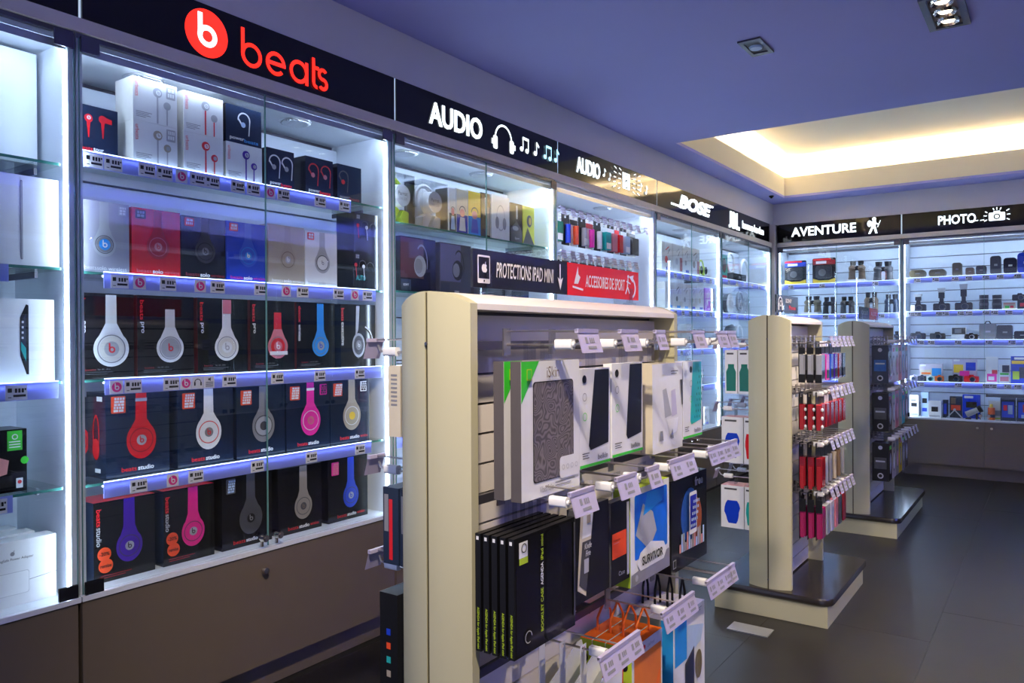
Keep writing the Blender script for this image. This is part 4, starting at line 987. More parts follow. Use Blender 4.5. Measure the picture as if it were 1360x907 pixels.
def binoculars(label, x, z, wd, h, col, eye=None, splay=.0, fy=.09):
    t = thing('binoculars', label, 'binoculars', B(x, z, fy), 0, 'binoculars on the far wall')
    r = wd * .25
    for sg in (-1, 1):
        xc = sg * wd * .285; xt = sg * wd * .22
        m = MB(); m.cyl((xc, .05, 0), (xc, .05, h*.12), r*.86, r*.82, n=14).cyl((xc, .05, h*.12), (xc*.97, .05, h*.46), r*.78, r*.74, n=14).cyl((xc*.97, .05, h*.46), (xc*.86, .05, h*.62), r*.74, r*.98, n=14).cyl((xc*.86, .05, h*.62), (xt, .05, h*.76), r*.98, r*.62, n=14)
        b = m.build('barrel', col, t, True)
        MB().cyl((xt, .05, h*.76), (xt, .05, h), r*.60, r*.70, n=14).build('eyepiece', eye or P('ink'), b, True)
    m = MB().box(-wd*.24, wd*.24, .028, .070, h*.50, h*.70).cyl((0, .05, h*.50), (0, .05, h*.74), wd*.07, n=10); m.build('bridge', P('ink'), t, True)
    return t
def plinth(label, x, z, wd, fy=.05):
    o = MB().rbox(-wd/2, wd/2, 0, .14, 0, .022, .003).build('display_plinth', P('white'), None, False, B(x, z, fy)); tag(o, label, 'plinth', 'white display plinths'); return o
plinth('white display plinth under the brown binoculars on the upper shelf', -1.467, 1.690, .150)
binoculars('dark binoculars with brown trim on a white plinth', -1.463, 1.7124, .150, .168, P('brown'))
binoculars('black binoculars on the upper shelf, right of the brown ones', -1.245, 1.690, .170, .170, P('dgrey'))
plinth('white display plinth under the green binoculars', -1.868, 1.402, .150)
binoculars('green binoculars standing on a white plinth on the second shelf', -1.850, 1.4244, .160, .150, P('olive'))
binoculars('slate black binoculars beside the green ones', -1.698, 1.402, .125, .160, P('ink'))
binoculars('graphite black binoculars, third on the second shelf', -1.545, 1.402, .128, .158, P('dgrey'))
binoculars('camouflage brown binoculars, fourth on the second shelf', -1.345, 1.402, .122, .190, P('brown'))
binoculars('dark navy binoculars at the right end of the second shelf', -1.178, 1.402, .125, .165, P('navy'), P('ink'))
binoculars('small black binoculars on the third shelf between the display stands', -1.565, 1.130, .10, .12, P('ink'))
binoculars('small navy binoculars on the third shelf right of the second stand', -1.165, 1.130, .09, .11, P('navy'))
# ------------------------------------------------------------------ far wall, camera case
def bag(label, x, z, wd, h, col, d=.09, flap=True, badge=None, fy=.08, soft=.25, handle=False):
    t = thing('camera_bag', label, 'bag', B(x, z, fy), 0, 'camera bags on the far wall')
    MB().rbox(-wd/2, wd/2, .004, d, 0, h, min(wd, h)*soft, n=5).build('body', col, t, True)
    if flap: MB().rbox(-wd*.46, wd*.46, 0, .0037, h*.40, h*.92, min(wd, h)*soft*.6, n=4).build('flap', col, t, True)
    a = Art(0); a.rect(-wd*.12, wd*.18, h*.45, h*.56, badge or P('grey')); a.build('badge', t)
    if handle: MB().tube([(-wd*.2, .04, h - .005), (-wd*.1, .04, h + .02), (wd*.1, .04, h + .02), (wd*.2, .04, h - .005)], .005, 6).build('handle', P('ink'), t, True)
    return t
bag('low olive camera bag, leftmost on the top shelf', -.970, 1.702, .126, .068, P('olive'), soft=.45)
bag('wider olive camera bag, second on the top shelf', -.818, 1.702, .128, .066, P('olive'), soft=.45)
bag('tall olive lens pouch on the top shelf', -.672, 1.702, .068, .112, P('olive'))
bag('short brown lens pouch on the top shelf', -.578, 1.702, .062, .066, P('brown'))
bag('square black camera pouch on the top shelf', -.497, 1.702, .074, .078, P('dgrey'))
bag('tall slate lens pouch, the tallest on the top shelf', -.395, 1.702, .076, .150, P('dgrey'), badge=P('silver'))
bag('black pouch with a white emblem on the top shelf', -.295, 1.702, .090, .130, P('ink'), badge=wh)
bag('bright blue camera backpack at the right edge of the top shelf', -.190, 1.702, .11, .165, PG('blue'), badge=P('paleblue'), handle=True)
def camera(label, x, z, wd, h, col, flash=0, fy=.08, accent=None, lens=P('dgrey')):
    t = thing('camera', label, 'camera', B(x, z, fy), 0, 'cameras on the far wall')
    MB().rbox(-wd/2, wd/2, .03, .075, 0, h, h*.18, n=4).build('body', col, t, True)
    MB().prism_y([(-wd*.18, h), (wd*.18, h), (wd*.12, h*1.22), (-wd*.12, h*1.22)], .032, .072).build('viewfinder', col, t)
    b = MB().cyl((wd*.08, .0295, h*.48), (wd*.08, -.012, h*.48), h*.42, h*.38, n=18).build('lens', lens, t, True)
    MB().cyl((wd*.08, -.0123, h*.48), (wd*.08, -.014, h*.48), h*.30, n=16).build('front_glass', PG('navy'), b, True)
    if accent: MB().box(-wd*.48, -wd*.20, .0285, .0297, h*.1, h*.9).build('grip', accent, t)
    if flash:
        f = MB().box(-.015, .015, .038, .066, h*1.22, h*1.22 + flash*.25).rbox(-.022, .022, .030, .074, h*1.22 + flash*.25, h*1.22 + flash*.68, .004).build('flash_unit', P('ink'), t)
        MB().prism_y([(-.024, h*1.22 + flash*.70), (.024, h*1.22 + flash*.70), (.030, h*1.22 + flash), (-.030, h*1.22 + flash)], .024, .070).build('flash_head', P('silver'), f)
    return t
camera('camera with a lilac grip and small flash, leftmost on the second shelf', -.968, 1.410, .120, .062, P('ink'), .075, accent=P('lilac'))
camera('black camera with a tall flash, second on the second shelf', -.790, 1.410, .125, .066, P('ink'), .115)
camera('black camera with the tallest flash, third on the second shelf', -.626, 1.410, .128, .068, P('ink'), .140)
def lensobj(label, x, z, r, h, fy=.085):
    t = thing('camera_lens', label, 'lens', B(x, z, fy), 0, 'standing camera lenses')
    MB().cyl((0, .04, 0), (0, .04, h*.55), r, r, n=18).cyl((0, .04, h*.55), (0, .04, h), r*.94, r, n=18).build('barrel', P('ink'), t, True)
    MB().cyl((0, .04, h*.30), (0, .04, h*.46), r*1.04, n=18).build('grip_ring', P('dgrey'), t, True); MB().cyl((0, .04, h*.72), (0, .04, h*.75), r*1.02, n=18).build('mark_ring', P('silver'), t, True); return t
lensobj('tall black camera lens, left of the pair on the second shelf', -.480, 1.410, .034, .125)
lensobj('tall black camera lens, right of the pair on the second shelf', -.387, 1.410, .034, .122)
t = carton('small cream box with coloured pictures on the second shelf', B(-.300, 1.410), 0, .085, .05, .058, P('offw'), group='boxes on the camera shelves'); a = Art(); a.rect(-.041, .041, .004, .054, P('cream')); a.rect(-.03, .0, .01, .03, P('green')); a.rect(.005, .03, .012, .03, P('red')); a.rect(-.04, .04, .042, .052, P('salmon')); a.build('cover_print', t)
MBx = carton('dark box carrying a camera at the right of the second shelf', B(-.208, 1.410), 0, .075, .07, .070, P('ink'), P('dgrey'), group='boxes on the camera shelves')
a = Art(); a.rect(-.02, .02, .02, .05, P('red')); a.build('cover_print', MBx)
camera('black compact camera on top of the dark box', -.230, 1.4804, .105, .050, P('ink'))
# third shelf
camera('black bridge camera, leftmost on the third shelf', -.975, 1.165, .115, .058, P('ink'))
camera('black bridge camera, second on the third shelf', -.825, 1.165, .115, .055, P('dgrey'))
t = carton('white and dark picture box standing on the third shelf', B(-.665, 1.165, .11), 0, .11, .03, .105, P('white'), group='boxes on the camera shelves'); a = Art(); a.rect(-.05, .05, .045, .10, P('dgrey')); a.rect(-.03, .02, .055, .09, P('grey')); a.build('cover_print', t)
camera('small dark camera with a pale round lens on the third shelf', -.575, 1.165, .095, .045, P('ink'), lens=P('silver'))
bag('large slate blue shoulder bag on the third shelf', -.455, 1.165, .118, .130, P('grey'), d=.13, badge=P('lilac'), handle=True, soft=.12)
bag('slate grey shoulder bag, right of the large one', -.335, 1.165, .108, .118, P('dgrey'), d=.13, soft=.12)
bag('low black bag at the right edge of the third shelf', -.215, 1.165, .11, .068, P('ink'), d=.12, soft=.2)
# fourth shelf
GB = 'boxes on the lower camera shelves'
def picbox(label, x, z, w, h, base, prints, fy=.12, d=.05, side=None):
    t = carton(label, B(x, z, fy), 0, w, d, h, base, side or base, group=GB); a = Art()
    for q in prints: a.rect(-w/2 + w*q[0], -w/2 + w*q[1], h*q[2], h*q[3], P(q[4]))
    a.build('cover_print', t); return t
picbox('grey picture box behind the left compact cameras', -.880, .805, .180, .150, P('lilac'), ((.05,.6,.35,.65,'cream'),(.55,.95,.3,.75,'sky'),(.05,.3,.85,.95,'white'),(.1,.5,.4,.5,'orange')), .14)
picbox('grey picture box behind the red compact camera', -.625, .805, .180, .195, P('lilac'), ((.05,.45,.4,.75,'yellow'),(.55,.95,.5,.85,'blue'),(.3,.7,.25,.48,'pink'),(.05,.3,.9,.97,'white')), .14)
camera('lilac and black compact camera on the fourth shelf', -1.010, .805, .060, .045, P('lilac'), lens=P('grey'))
camera('navy compact camera on the fourth shelf', -.945, .805, .062, .044, P('navy'))
camera('white compact camera on the fourth shelf', -.880, .805, .060, .046, P('white'), lens=P('teal'))
camera('orange compact camera on the fourth shelf', -.812, .805, .066, .046, P('orange'))
camera('black compact camera with a round lens on the fourth shelf', -.690, .805, .105, .052, P('ink'))
camera('bright red compact camera on the fourth shelf', -.573, .805, .110, .052, PG('red'))
picbox('white box with pink and black pictures on the fourth shelf', -.425, .805, .085, .215, P('white'), ((.05,.6,.55,.95,'white'),(.1,.9,.05,.35,'pink'),(.5,.95,.35,.5,'red'),(.2,.7,.1,.25,'white')), .09)
picbox('white box with a green and navy picture on the fourth shelf', -.338, .805, .075, .150, P('white'), ((.1,.9,.1,.35,'rose'),(.3,.95,.6,.98,'navy'),(.1,.9,.45,.55,'green')), .10)
picbox('bright blue memory card box at the right of the fourth shelf', -.235, .805, .115, .222, PG('blue'), ((.05,.95,.72,.84,'yellow'),(.1,.5,.15,.45,'lime'),(.5,.9,.2,.6,'dgrey'),(.2,.9,.88,.96,'white')), .09)
# cabinet floor
picbox('white action camera box, leftmost on the cabinet floor', -1.005, .498, .074, .185, P('white'), ((.2,.8,.45,.62,'ink'),(.1,.9,.05,.12,'silver'),(.2,.7,.72,.78,'grey')), .10)
picbox('slim pale box with a camera picture on the cabinet floor', -.925, .498, .060, .210, P('paleblue'), ((.2,.8,.55,.75,'ink'),(.2,.8,.2,.35,'blue')), .12)
picbox('white box with a black gadget picture on the cabinet floor', -.842, .498, .100, .140, P('white'), ((.25,.75,.35,.65,'ink'),(.1,.9,.05,.12,'silver')), .07)
picbox('narrow navy box beside the white gadget box', -.765, .498, .036, .150, P('navy'), ((.2,.8,.2,.8,'blue'),), .09)
picbox('orange and navy box behind the folding stand', -.690, .498, .090, .180, P('navy'), ((.1,.9,.35,.6,'burnt'),(.1,.5,.65,.95,'brown')), .13)
picbox('blue box with a dark gadget on the cabinet floor', -.575, .498, .130, .200, PG('blue'), ((.2,.8,.45,.7,'ink'),(.1,.6,.85,.95,'white')), .13)
t = thing('folding_stand', 'open silver folding camera stand on the cabinet floor', 'stand', B(-.692, .498, .05), 0)
for sg in (-1, 1): MB().box(-.004, .004, 0, .006, 0, .090).build('leg', M_ALU, t).rotation_euler = (0, sg*.72, 0)
for o in t.children: o.location = (0, 0, 0)
t.children[0].location = (-.058, 0, .004); t.children[1].location = (.058, 0.008, .004)
t.children[0].rotation_euler = (0, .72, 0); t.children[1].rotation_euler = (0, -.72, 0)
MB().cyl((0, -.003, .074), (0, .018, .074), .010, n=12).build('hinge', M_ALU, t, True)
t = thing('camera_light', 'silver and black tilted camera light on the cabinet floor', 'light', B(-.552, .498, .04), 0)
m = MB().cyl((-.055, .03, .036), (.03, .03, .080), .026, .022, n=16); m.build('barrel', P('silver'), t, True); MB().cyl((.0305, .03, .0803), (.055, .03, .094), .028, .030, n=16).build('head', P('ink'), t, True); MB().box(-.06, -.02, .01, .05, 0, .010).build('foot', P('ink'), t); MB().cyl((.02, .03, 0), (.02, .03, .05), .008, n=10).build('prop', P('ink'), t, True)
t = thing('cleaning_bottle', 'orange bottle with a navy band on the cabinet floor', 'bottle', B(-.430, .498, .07), 0)
MB().cyl((0, .03, 0), (0, .03, .10), .026, n=16).build('body', P('orange'), t, True); MB().cyl((0, .03, .02), (0, .03, .045), .0265, n=16).build('band', P('navy'), t, True); MB().cyl((0, .03, .10), (0, .03, .130), .014, .010, n=12).build('cap', P('yellow'), t, True)
picbox('pale box behind the orange bottle', -.400, .498, .105, .150, P('offw'), ((.1,.9,.2,.5,'grey'),(.1,.9,.02,.1,'lime')), .14)
t = thing('tripod', 'folded black tripod lying across the boxes on the cabinet floor', 'tripod', B(-.30, .6835, .12), 0)
picbox('dark blue storage box, left of the pair on the cabinet floor', -.312, .498, .105, .185, PG('navy'), ((.1,.9,.15,.85,'blue'),(.2,.45,.45,.7,'red'),(.5,.8,.3,.7,'paleblue')), .06, .10)
picbox('dark blue storage box, right of the pair on the cabinet floor', -.200, .498, .105, .185, PG('navy'), ((.1,.9,.15,.85,'blue'),(.4,.6,.4,.75,'red'),(.3,.9,.15,.3,'paleblue')), .06, .10)
m = MB().cyl((-.17, 0, .013), (.22, 0, .013), .012, n=10); m.build('leg', P('ink'), t, True); MB().cyl((-.17, .025, .013), (.20, .025, .013), .012, n=10).build('leg', P('dgrey'), t, True); MB().box(.20, .27, -.02, .045, .0, .035).build('head', P('ink'), t)

# ------------------------------------------------------------------ free standing double sided display stands
GX = -1.0045
def gondola(y0, L, label, base=True, by0=None, by1=None):
    g = thing('display_stand', label, 'display stand', (GX, y0, 0), 0, 'cream double sided display stands')
    W = .179; zt = 1.268; arch = .025; bulge = .026; zb = .1205
    def half(s, yf, sgn):
        m = MB(); n = 8; cols = []
        for i in range(n + 1):
            x = s * (.0032 + (W/2 - .0032) * i / n); k = 1 - (2*x/W)**2
            cols.append((x, yf - sgn*bulge*k, zt + arch*k))
        b = len(m.v)
        for x, yy, z in cols: m.v += [(x, yy, zb), (x, yy, z), (x, yf + sgn*.022, z), (x, yf + sgn*.022, zb)]
        for i in range(n):
            p, q = 4*i, 4*(i+1)
            for u in range(4): v = (u + 1) % 4; m.f.append((p+u, p+v, q+v, q+u)); m.m.append(0)
        m.f.append((0,1,2,3)); m.m.append(0); e = 4*n; m.f.append((e,e+1,e+2,e+3)); m.m.append(0)
        return m
    for yf, sgn in ((0, 1), (L, -1)):
        for s in (-1, 1): half(s, yf, sgn).build('end_panel', M_CREAM, g, True)
        y1, y2 = sorted((yf - sgn*.0235, yf + sgn*.022)); gr = MB().box(-.0030, .0030, y1, y2, zb, zt + arch*.9).build('end_groove', mat('groove_olive', (.07, .06, .025), rough=.5, noise=.05), g)
        ys = yf - sgn*.0240; 
        for zz in (1.19, .16): MB().cyl((0, ys, zz), (0, ys - sgn*.004, zz), .0035, n=8).build('screw', M_DALU, gr)
    pts = [(W/2*(1 - 2*i/14), zt + arch*(1 - (1 - 2*i/14)**2)) for i in range(15)]
    MB().prism_y([(-W/2, 1.256), (W/2, 1.256)] + pts, .0225, L - .0225).build('canopy', M_GSLAT, g, True)
    MB().box(-.010, .010, .0225, L - .0225, zb, 1.2555).build('spine', M_DALU, g)
    sm = None
    for s in (-1, 1):
        for k in range(18):
            z = .128 + .0625*k
            if sm is None:
                o = MB().box(-.008, .008, .0228, L - .0228, 0, .0575).build('slat', M_GSLAT, g); sm = o.data
            else: o = link('slat', sm, g)
            o.location = (s*.0183, 0, z)
    if by0 is not None:
        x0, x1, r = -.255, .262, .05
        MB().box(x0 + .02, x1 - .02, by0 + .015, by1 - .02, 0, .0885).build('base', M_CREAM, g)
        pts = []
        for cx, cy, a0 in ((x1-r, by1-r, 0), (x0+r, by1-r, 90), (x0+r, by0+r, 180), (x1-r, by0+r, 270)):
            for k in range(7): a = radians(a0 + 15*k); pts.append((cx + r*cos(a), cy + r*sin(a)))
        n = len(pts); m = MB(); cx, cy = (x0+x1)/2, (by0+by1)/2
        prof = [(.008, .089), (.0, .095), (.0, .112), (.006, .120)]
        for ins, z in prof:
            for px, py in pts:
                dx, dy = px - cx, py - cy; l = math.hypot(dx, dy); m.v.append((px - dx/l*ins, py - dy/l*ins, z))
        for a in range(3):
            for i in range(n): j = (i+1) % n; m.f.append((a*n+i, a*n+j, (a+1)*n+j, (a+1)*n+i)); m.m.append(0)
        m.f.append(tuple(reversed(range(n)))); m.m.append(0); m.f.append(tuple(range(3*n, 4*n))); m.m.append(0)
        m.build('base_plate', M_PLATE, g, True)
    return g
def crossbar(g, L, z, s):
    m = MB(); x = s*.068
    m.box(x - .004, x + .004, .026, L - .026, z - .010, z + .008)
    for yy in (.035, L*.5, L - .035): m.box(min(s*.0268, x), max(s*.0268, x), yy - .003, yy + .003, z - .014, z + .010)
    m.build('crossbar', M_DALU, g)
def ghook(g, gy0, y, z, s, L=.185, lab=.05, stop=True, label=True):
    return hook(g, s*.0725, y - gy0, z, L, L90 if s > 0 else R90, lab, stop, label)

g1 = gondola(1.160, .99, 'nearest cream display stand with tablet cases hanging on it', by0=-.05, by1=1.06)
g2 = gondola(3.345, .555, 'middle cream display stand with red packs hanging in rows', by0=-.045, by1=.70)
g3 = gondola(5.045, .87, 'farthest cream display stand with dark and white packs', by0=-.045, by1=1.06)
# ---- signs standing on the stands
def top_sign(y0, y1, z0, z1, label, base, x=-1.0):
    t = thing('stand_sign', label, 'sign', (x, y0, z0), L90, 'small signs standing on the display stands')
    MB().box(.001, y1 - y0 - .001, 0, .006, 0, z1 - z0).build('board', base, t); return t
def clip(t, x):
    MB().box(x - .009, x + .009, -.004, -.0003, -.0085, .032).box(x - .009, x + .009, .0063, .010, -.0085, .032).box(x - .012, x + .012, -.012, .018, -.0145, -.0088).build('clip', CLEAR, t)
G_BK = mat('sign_black', (.012, .010, .012), rough=.22, noise=.1); G_RD = mat('sign_red', (.72, .012, .014), rough=.22, noise=.04); chalk = mat('chalk_white', (.72, .70, .72), rough=.5, noise=.05)
t = top_sign(1.277, 1.662, 1.3080, 1.390, 'black stand sign with a tablet drawing and a down arrow', G_BK)
h = .082; a = Art()
a.rrect(.016, .060, .010, .070, .003, chalk); a.rect(.019, .057, .020, .066, G_BK); a.disc(.038, .015, .0025, G_BK)
a.disc(.036, .042, .0075, chalk, .009); a.disc(.0405, .042, .0065, chalk, .009); a.disc(.0475, .044, .0042, G_BK); a.poly([(.038,.052),(.041,.057),(.0405,.051)], chalk); a.build('tablet_drawing', t)
text(t, 'PROTECTIONS IPAD MINI', .235, .034, .200, .042, chalk, bold=.012, shear=.12)
a = Art(); a.rect(.347, .352, .030, .074, chalk); a.poly([(.337,.042),(.3495,.010),(.362,.042),(.3495,.034)], chalk); a.build('down_arrow', t); clip(t, .052)
t = top_sign(1.664, 2.067, 1.3080, 1.390, 'red stand sign with a runner and a curved arrow', G_RD)
text(t, 'ACCESSOIRES DE SPORT', .225, .032, .200, .040, chalk, bold=.012, shear=.12)
a = Art(); a.poly([(.030,.030),(.050,.075),(.052,.055),(.062,.048),(.050,.030)], chalk); a.line((.022,.022),(.075,.016), .005, chalk); a.build('flame_drawing', t)
a = Art(); a.disc(.335, .066, .005, chalk); a.line((.333,.060),(.328,.036), .006, chalk); a.line((.328,.036),(.316,.016), .005, chalk); a.line((.328,.036),(.340,.018), .005, chalk); a.line((.320,.052),(.345,.046), .004, chalk); a.build('runner_drawing', t)
a = Art(); a.ring(.352, .034, .024, .031, chalk, -70, 75); a.poly([(.340,.066),(.368,.072),(.362,.050)], chalk); a.build('curved_arrow', t); clip(t, .350)
t = top_sign(3.44, 3.79, 1.3080, 1.386, 'black stand sign with a headphone drawing on the middle stand', G_BK)
a = Art(); a.ring(.060, .040, .026, .032, chalk, 0, 180); a.rrect(.026, .040, .010, .042, .004, chalk); a.rrect(.080, .094, .010, .042, .004, chalk); a.ring(.060, .040, .010, .014, chalk); a.build('headphone_drawing', t)
text(t, 'SONY', .10, .02, .19, .055, chalk, bold=.03); text(t, 'Phones', .11, .02, .25, .025, P('red'), bold=.02); clip(t, .10); clip(t, .33)
t = top_sign(5.22, 5.52, 1.3080, 1.386, 'black half of the sign on the farthest stand', G_BK); text(t, 'CASQUES', .2, .03, .15, .04, P('grey')); clip(t, .05)
t = top_sign(5.522, 5.82, 1.3080, 1.386, 'red half of the sign on the farthest stand', G_RD); text(t, 'AUDIO', .2, .03, .15, .04, P('rose')); clip(t, .25)

# ---- nearest stand, right side
PX = -.82
rows1 = (1.186, .880, .535)
for z in rows1: crossbar(g1, .99, z, 1); 
GP = 'tablet case packs on the nearest stand'
def hang(label, y, zw, w, h, d, ztop, fm, sm, x=PX, group=GP, name='tablet_case_pack', cat='package', tm=None, tab=True, rz=L90, tilt=0):
    """pack on a hook; local origin below the wire at the middle of the pack's top front edge"""
    t = thing(name, label, cat, (x, y, zw), rz, group)
    m = MB(); m.box(-w/2, w/2, 0, d, ztop - zw - h, ztop - zw, 1, front=0); m.m[1] = 2
    c = m.build('carton', [fm, sm, tm or sm], t)
    if tab:
        b = ztop - zw + .0003; q = MB(); y0 = d*.5
        for x0, x1, z0, z1 in ((-.022, -.008, b, .008), (.008, .022, b, .008), (-.008, .008, .0032, .008), (-.008, .008, b, -.006)): 
            if z1 > z0: q.box(x0, x1, y0, y0 + .0008, z0, z1)
        q.build('hang_tab', CLEAR, t)
    if tilt: c.rotation_euler = (0, tilt, 0)
    return t
pz = mat('paisley_panel', (.15, .13, .12), rough=.55, noise=.5, nscale=9, bump=.1)
_nt = pz.node_tree; _v = _nt.nodes.new('ShaderNodeTexNoise'); _v.inputs['Scale'].default_value = 20; _v.inputs['Detail'].default_value = 1
_m = _nt.nodes.new('ShaderNodeMath'); _m.operation = 'MULTIPLY'; _m.inputs[1].default_value = 115; _s = _nt.nodes.new('ShaderNodeMath'); _s.operation = 'SINE'; _mr = _nt.nodes.new('ShaderNodeMapRange'); _mr.inputs[1].default_value = -1
_tc = _nt.nodes.new('ShaderNodeTexCoord'); _nt.links.new(_tc.outputs['Object'], _v.inputs['Vector']); _nt.links.new(_v.outputs['Fac'], _m.inputs[0]); _nt.links.new(_m.outputs[0], _s.inputs[0]); _nt.links.new(_s.outputs[0], _mr.inputs[0])
_mx = [n for n in _nt.nodes if n.bl_idname == 'ShaderNodeMix'][0]; _nt.links.new(_mr.outputs[0], _mx.inputs['Factor'])
spine = mat('pack_spine', (.10, .085, .08), rough=.4, noise=.1)
for k in range(2):
    zt = 1.155; H = .266; w = .217
    t = hang(('front' if k == 0 else 'rear') + ' white pack with green corner and grey patterned tablet case', 1.300, rows1[0], w, H, .024, zt, PG('white'), spine, PX - .040*k)
    o = zt - rows1[0] - H; a = Art()
    a.poly([(-w/2 + .0005, o + H), (-w/2 + .0005, o + H - .080), (-w/2 + .062, o + H)], P('green'))
    a.rrect(-w*.32, w*.38, o + .030, o + H - .040, .008, ink); a.rrect(-w*.31, w*.37, o + .032, o + H - .042, .008, pz)
    a.rrect(w*.12, w*.47, o + .026, o + .070, .008, PG('white')); 
    for q in range(4): a.ring(w*(.18 + .075*q), o + .048, .004, .0052, P('silver'), sx=1.0)
    a.rrect(-w*.44, -w*.36, o + H - .036, o + H - .014, .002, P('lime')); a.rrect(-w*.43, -w*.37, o + H - .034, o + H - .016, .002, P('green')); a.build('cover_print', t)
    text(t, 'iSkin', .045, .022, -w*.02, o + H - .022, P('brown'), y=-.006)
    text(t, 'Vibes Folio', .05, .012, -w*.10, o + .015, P('grey')); lines(t, w*.05, w*.40, o + .020, 2, P('grey'), .006, .002)
def belkin(label, y, w, H, zt, win, panel, dots=False, base='green'):
    t = hang(label, y, rows1[0], w, H, .022, zt, PG('white'), P('white'))
    o = zt - rows1[0] - H; a = Art(); a.rect(-w/2 + .0006, w/2 - .0006, o + .0006, o + .007, P(base))
    a.poly([(win[0]*w, o + H - .003), (win[1]*w, o + H - .003), (win[1]*w - .004, o + .045), (win[2]*w + .008, o + .036), (win[2]*w, o + .046)], panel)
    if dots:
        for r_ in range(9):
            for c_ in range(4):
                xx = win[0]*w + .012 + c_*.015 + (r_ % 2)*.006; zz = o + .055 + r_*.016
                if xx < win[1]*w - .008: a.disc(xx, zz, .0028, P('dgreen'), .0045, n=8)
    a.disc(-w*.36, o + H - .022, .009, ink)
    for q in range(2): a.ring(-w*.36, o + H - .060 - q*.042, .0075, .009, P('green' if q else 'grey')); 
    a.build('cover_print', t); text(t, 'belkin', .045, .012, w*.24, o + .018, P('grey'), bold=.02); lines(t, -w*.42, -w*.20, o + .030, 3, P('dgrey'), .005, .0018)
    return t
belkin('white pack with a large black tablet case and green bottom edge', 1.477, .136, .212, 1.133, (-.02, .46, -.22), P('ink'))
belkin('white pack with a black tablet case and green round symbols', 1.634, .158, .214, 1.140, (.06, .47, -.06), P('ink'))
t = None
for k in range(2):
    w, H, zt = .189, .226, 1.132
    t = hang(('front' if k == 0 else 'rear') + ' white box picturing a folded tablet stand', 1.864, rows1[0], w, H, .030, zt, PG('white'), P('cream'), PX - .032*k)
    o = zt - rows1[0] - H; a = Art()
    a.poly([(-w*.18, o + H*.70), (-w*.06, o + H*.72), (w*.12, o + H*.40), (-w*.10, o + H*.38)], P('silver')); a.poly([(w*.10, o + H*.68), (w*.24, o + H*.70), (w*.30, o + H*.40), (w*.12, o + H*.38)], P('lilac')); a.poly([(-w*.05, o + H*.36), (w*.34, o + H*.36), (w*.28, o + H*.20), (w*.05, o + H*.18)], P('white')); a.poly([(w*.40,o+H*.80),(w*.49,o+H*.80),(w*.49,o+H*.5),(w*.46,o+H*.5)], P('dgrey')); a.poly([(-w*.30, o + .03), (-w*.18, o + .03), (-w*.20, o + .055), (-w*.28, o + .055)], P('grey')); a.poly([(w*.05, o + .035), (w*.16, o + .028), (w*.12, o + .055)], P('grey')); a.build('cover_print', t)
    lines(t, w*.10, w*.34, o + H - .022, 2, P('dgrey'), .006, .002)
belkin('white pack with a teal dotted tablet case', 2.031, .136, .211, 1.134, (.0, .46, -.14), mat('teal_case', (.03, .48, .46), rough=.35, noise=.05), True)
for y, lb in ((1.300, .08), (1.477, .08), (1.634, .05), (1.864, .075), (2.031, .08)): ghook(g1, 1.160, y, rows1[0], 1, .185, lb)
ghook(g1, 1.160, 2.11, rows1[0], 1, .185, .06)
# middle row
for k in range(5):
    w, H, zt = .221, .226, .826
    t = hang('black booklet case, %s from the front on the first hook' % ORD[k], 1.276, rows1[1], w, H, .013, zt, PG('black'), P('ink'), PX - .0195*k)
    o = zt - rows1[1] - H
    MB().rbox(-w*.02, w*.25, -.0040, -.0006, o + .004, o + H - .006, .01).build('clear_window', CLEAR, t)
    a = Art(); a.rect(-w*.47, w*.485, o + .004, o + H - .004, PG('black')); a.rect(-w*.43, -w*.30, o + H - .040, o + H - .010, P('white')); a.rect(-w*.43, -w*.30, o + H - .052, o + H - .040, P('lime')); a.ring(-w*.36, o + H - .022, .007, .009, ink); a.ring(-w*.30, o + .032, .010, .012, P('silver'), 0, 300); a.rect(w*.46, w*.485, o + H*.1, o + H*.96, P('dgrey')); a.build('cover_print', t)
    text(t, 'BOOKLET CASE', .085, .009, -w*.075, o + .070, P('lime'), vertical='up', bold=.02); text(t, 'AGENDA', .045, .009, -w*.075, o + .140, P('white'), vertical='up', bold=.02); text(t, 'iPad mini', .050, .009, -w*.075, o + .192, P('lime'), vertical='up', bold=.02)
    # spine print
    m = MB(); x = -w/2 - .0006
    V, F = text_mesh('AGENDA for Apple iPad mini', 0.02, 0, 0); vx0 = min(v[0] for v in V); vx1 = max(v[0] for v in V); vy0 = min(v[1] for v in V); vy1 = max(v[1] for v in V)
    me = bpy.data.meshes.new('spine_lettering'); me.from_pydata([(x, .0065 - ((v[1]-vy0)/(vy1-vy0) - .5)*.007, o + .085 - (v[0]-vx0)/(vx1-vx0)*.08) for v in V], [], F); me.materials.append(P('lime')); me.update(); link('spine_lettering', me, t)
    m.face([(x, .004, o + H - .012), (x, .010, o + H - .012), (x, .010, o + H - .005), (x, .004, o + H - .005)]); m.build('spine_mark', wh, t)
t = hang('black tablet case with a cream and photo printed band', 1.462, rows1[1], .148, .200, .020, .838, P('ink'), P('dgrey'))
o = .838 - rows1[1] - .200; a = Art()
a.poly([(-.066,o+.030),(-.030,o+.010),(.006,o+.198),(-.050,o+.198)], P('cream')); a.poly([(-.046,o+.135),(-.008,o+.135),(.004,o+.194),(-.040,o+.194)], P('white')); a.poly([(-.060,o+.040),(-.030,o+.020),(-.009,o+.128),(-.046,o+.128)], P('dgrey')); a.rect(-.040, -.020, o + .06, o + .09, P('silver')); a.rect(-.028, -.012, o + .165, o + .182, P('gold')); a.build('band_print', t)
text(t, 'Kindle', .030, .012, -.026, o + .118, wh, y=-.004, shear=.2); text(t, 'Fire', .02, .012, -.026, o + .102, wh, y=-.004, shear=.2)
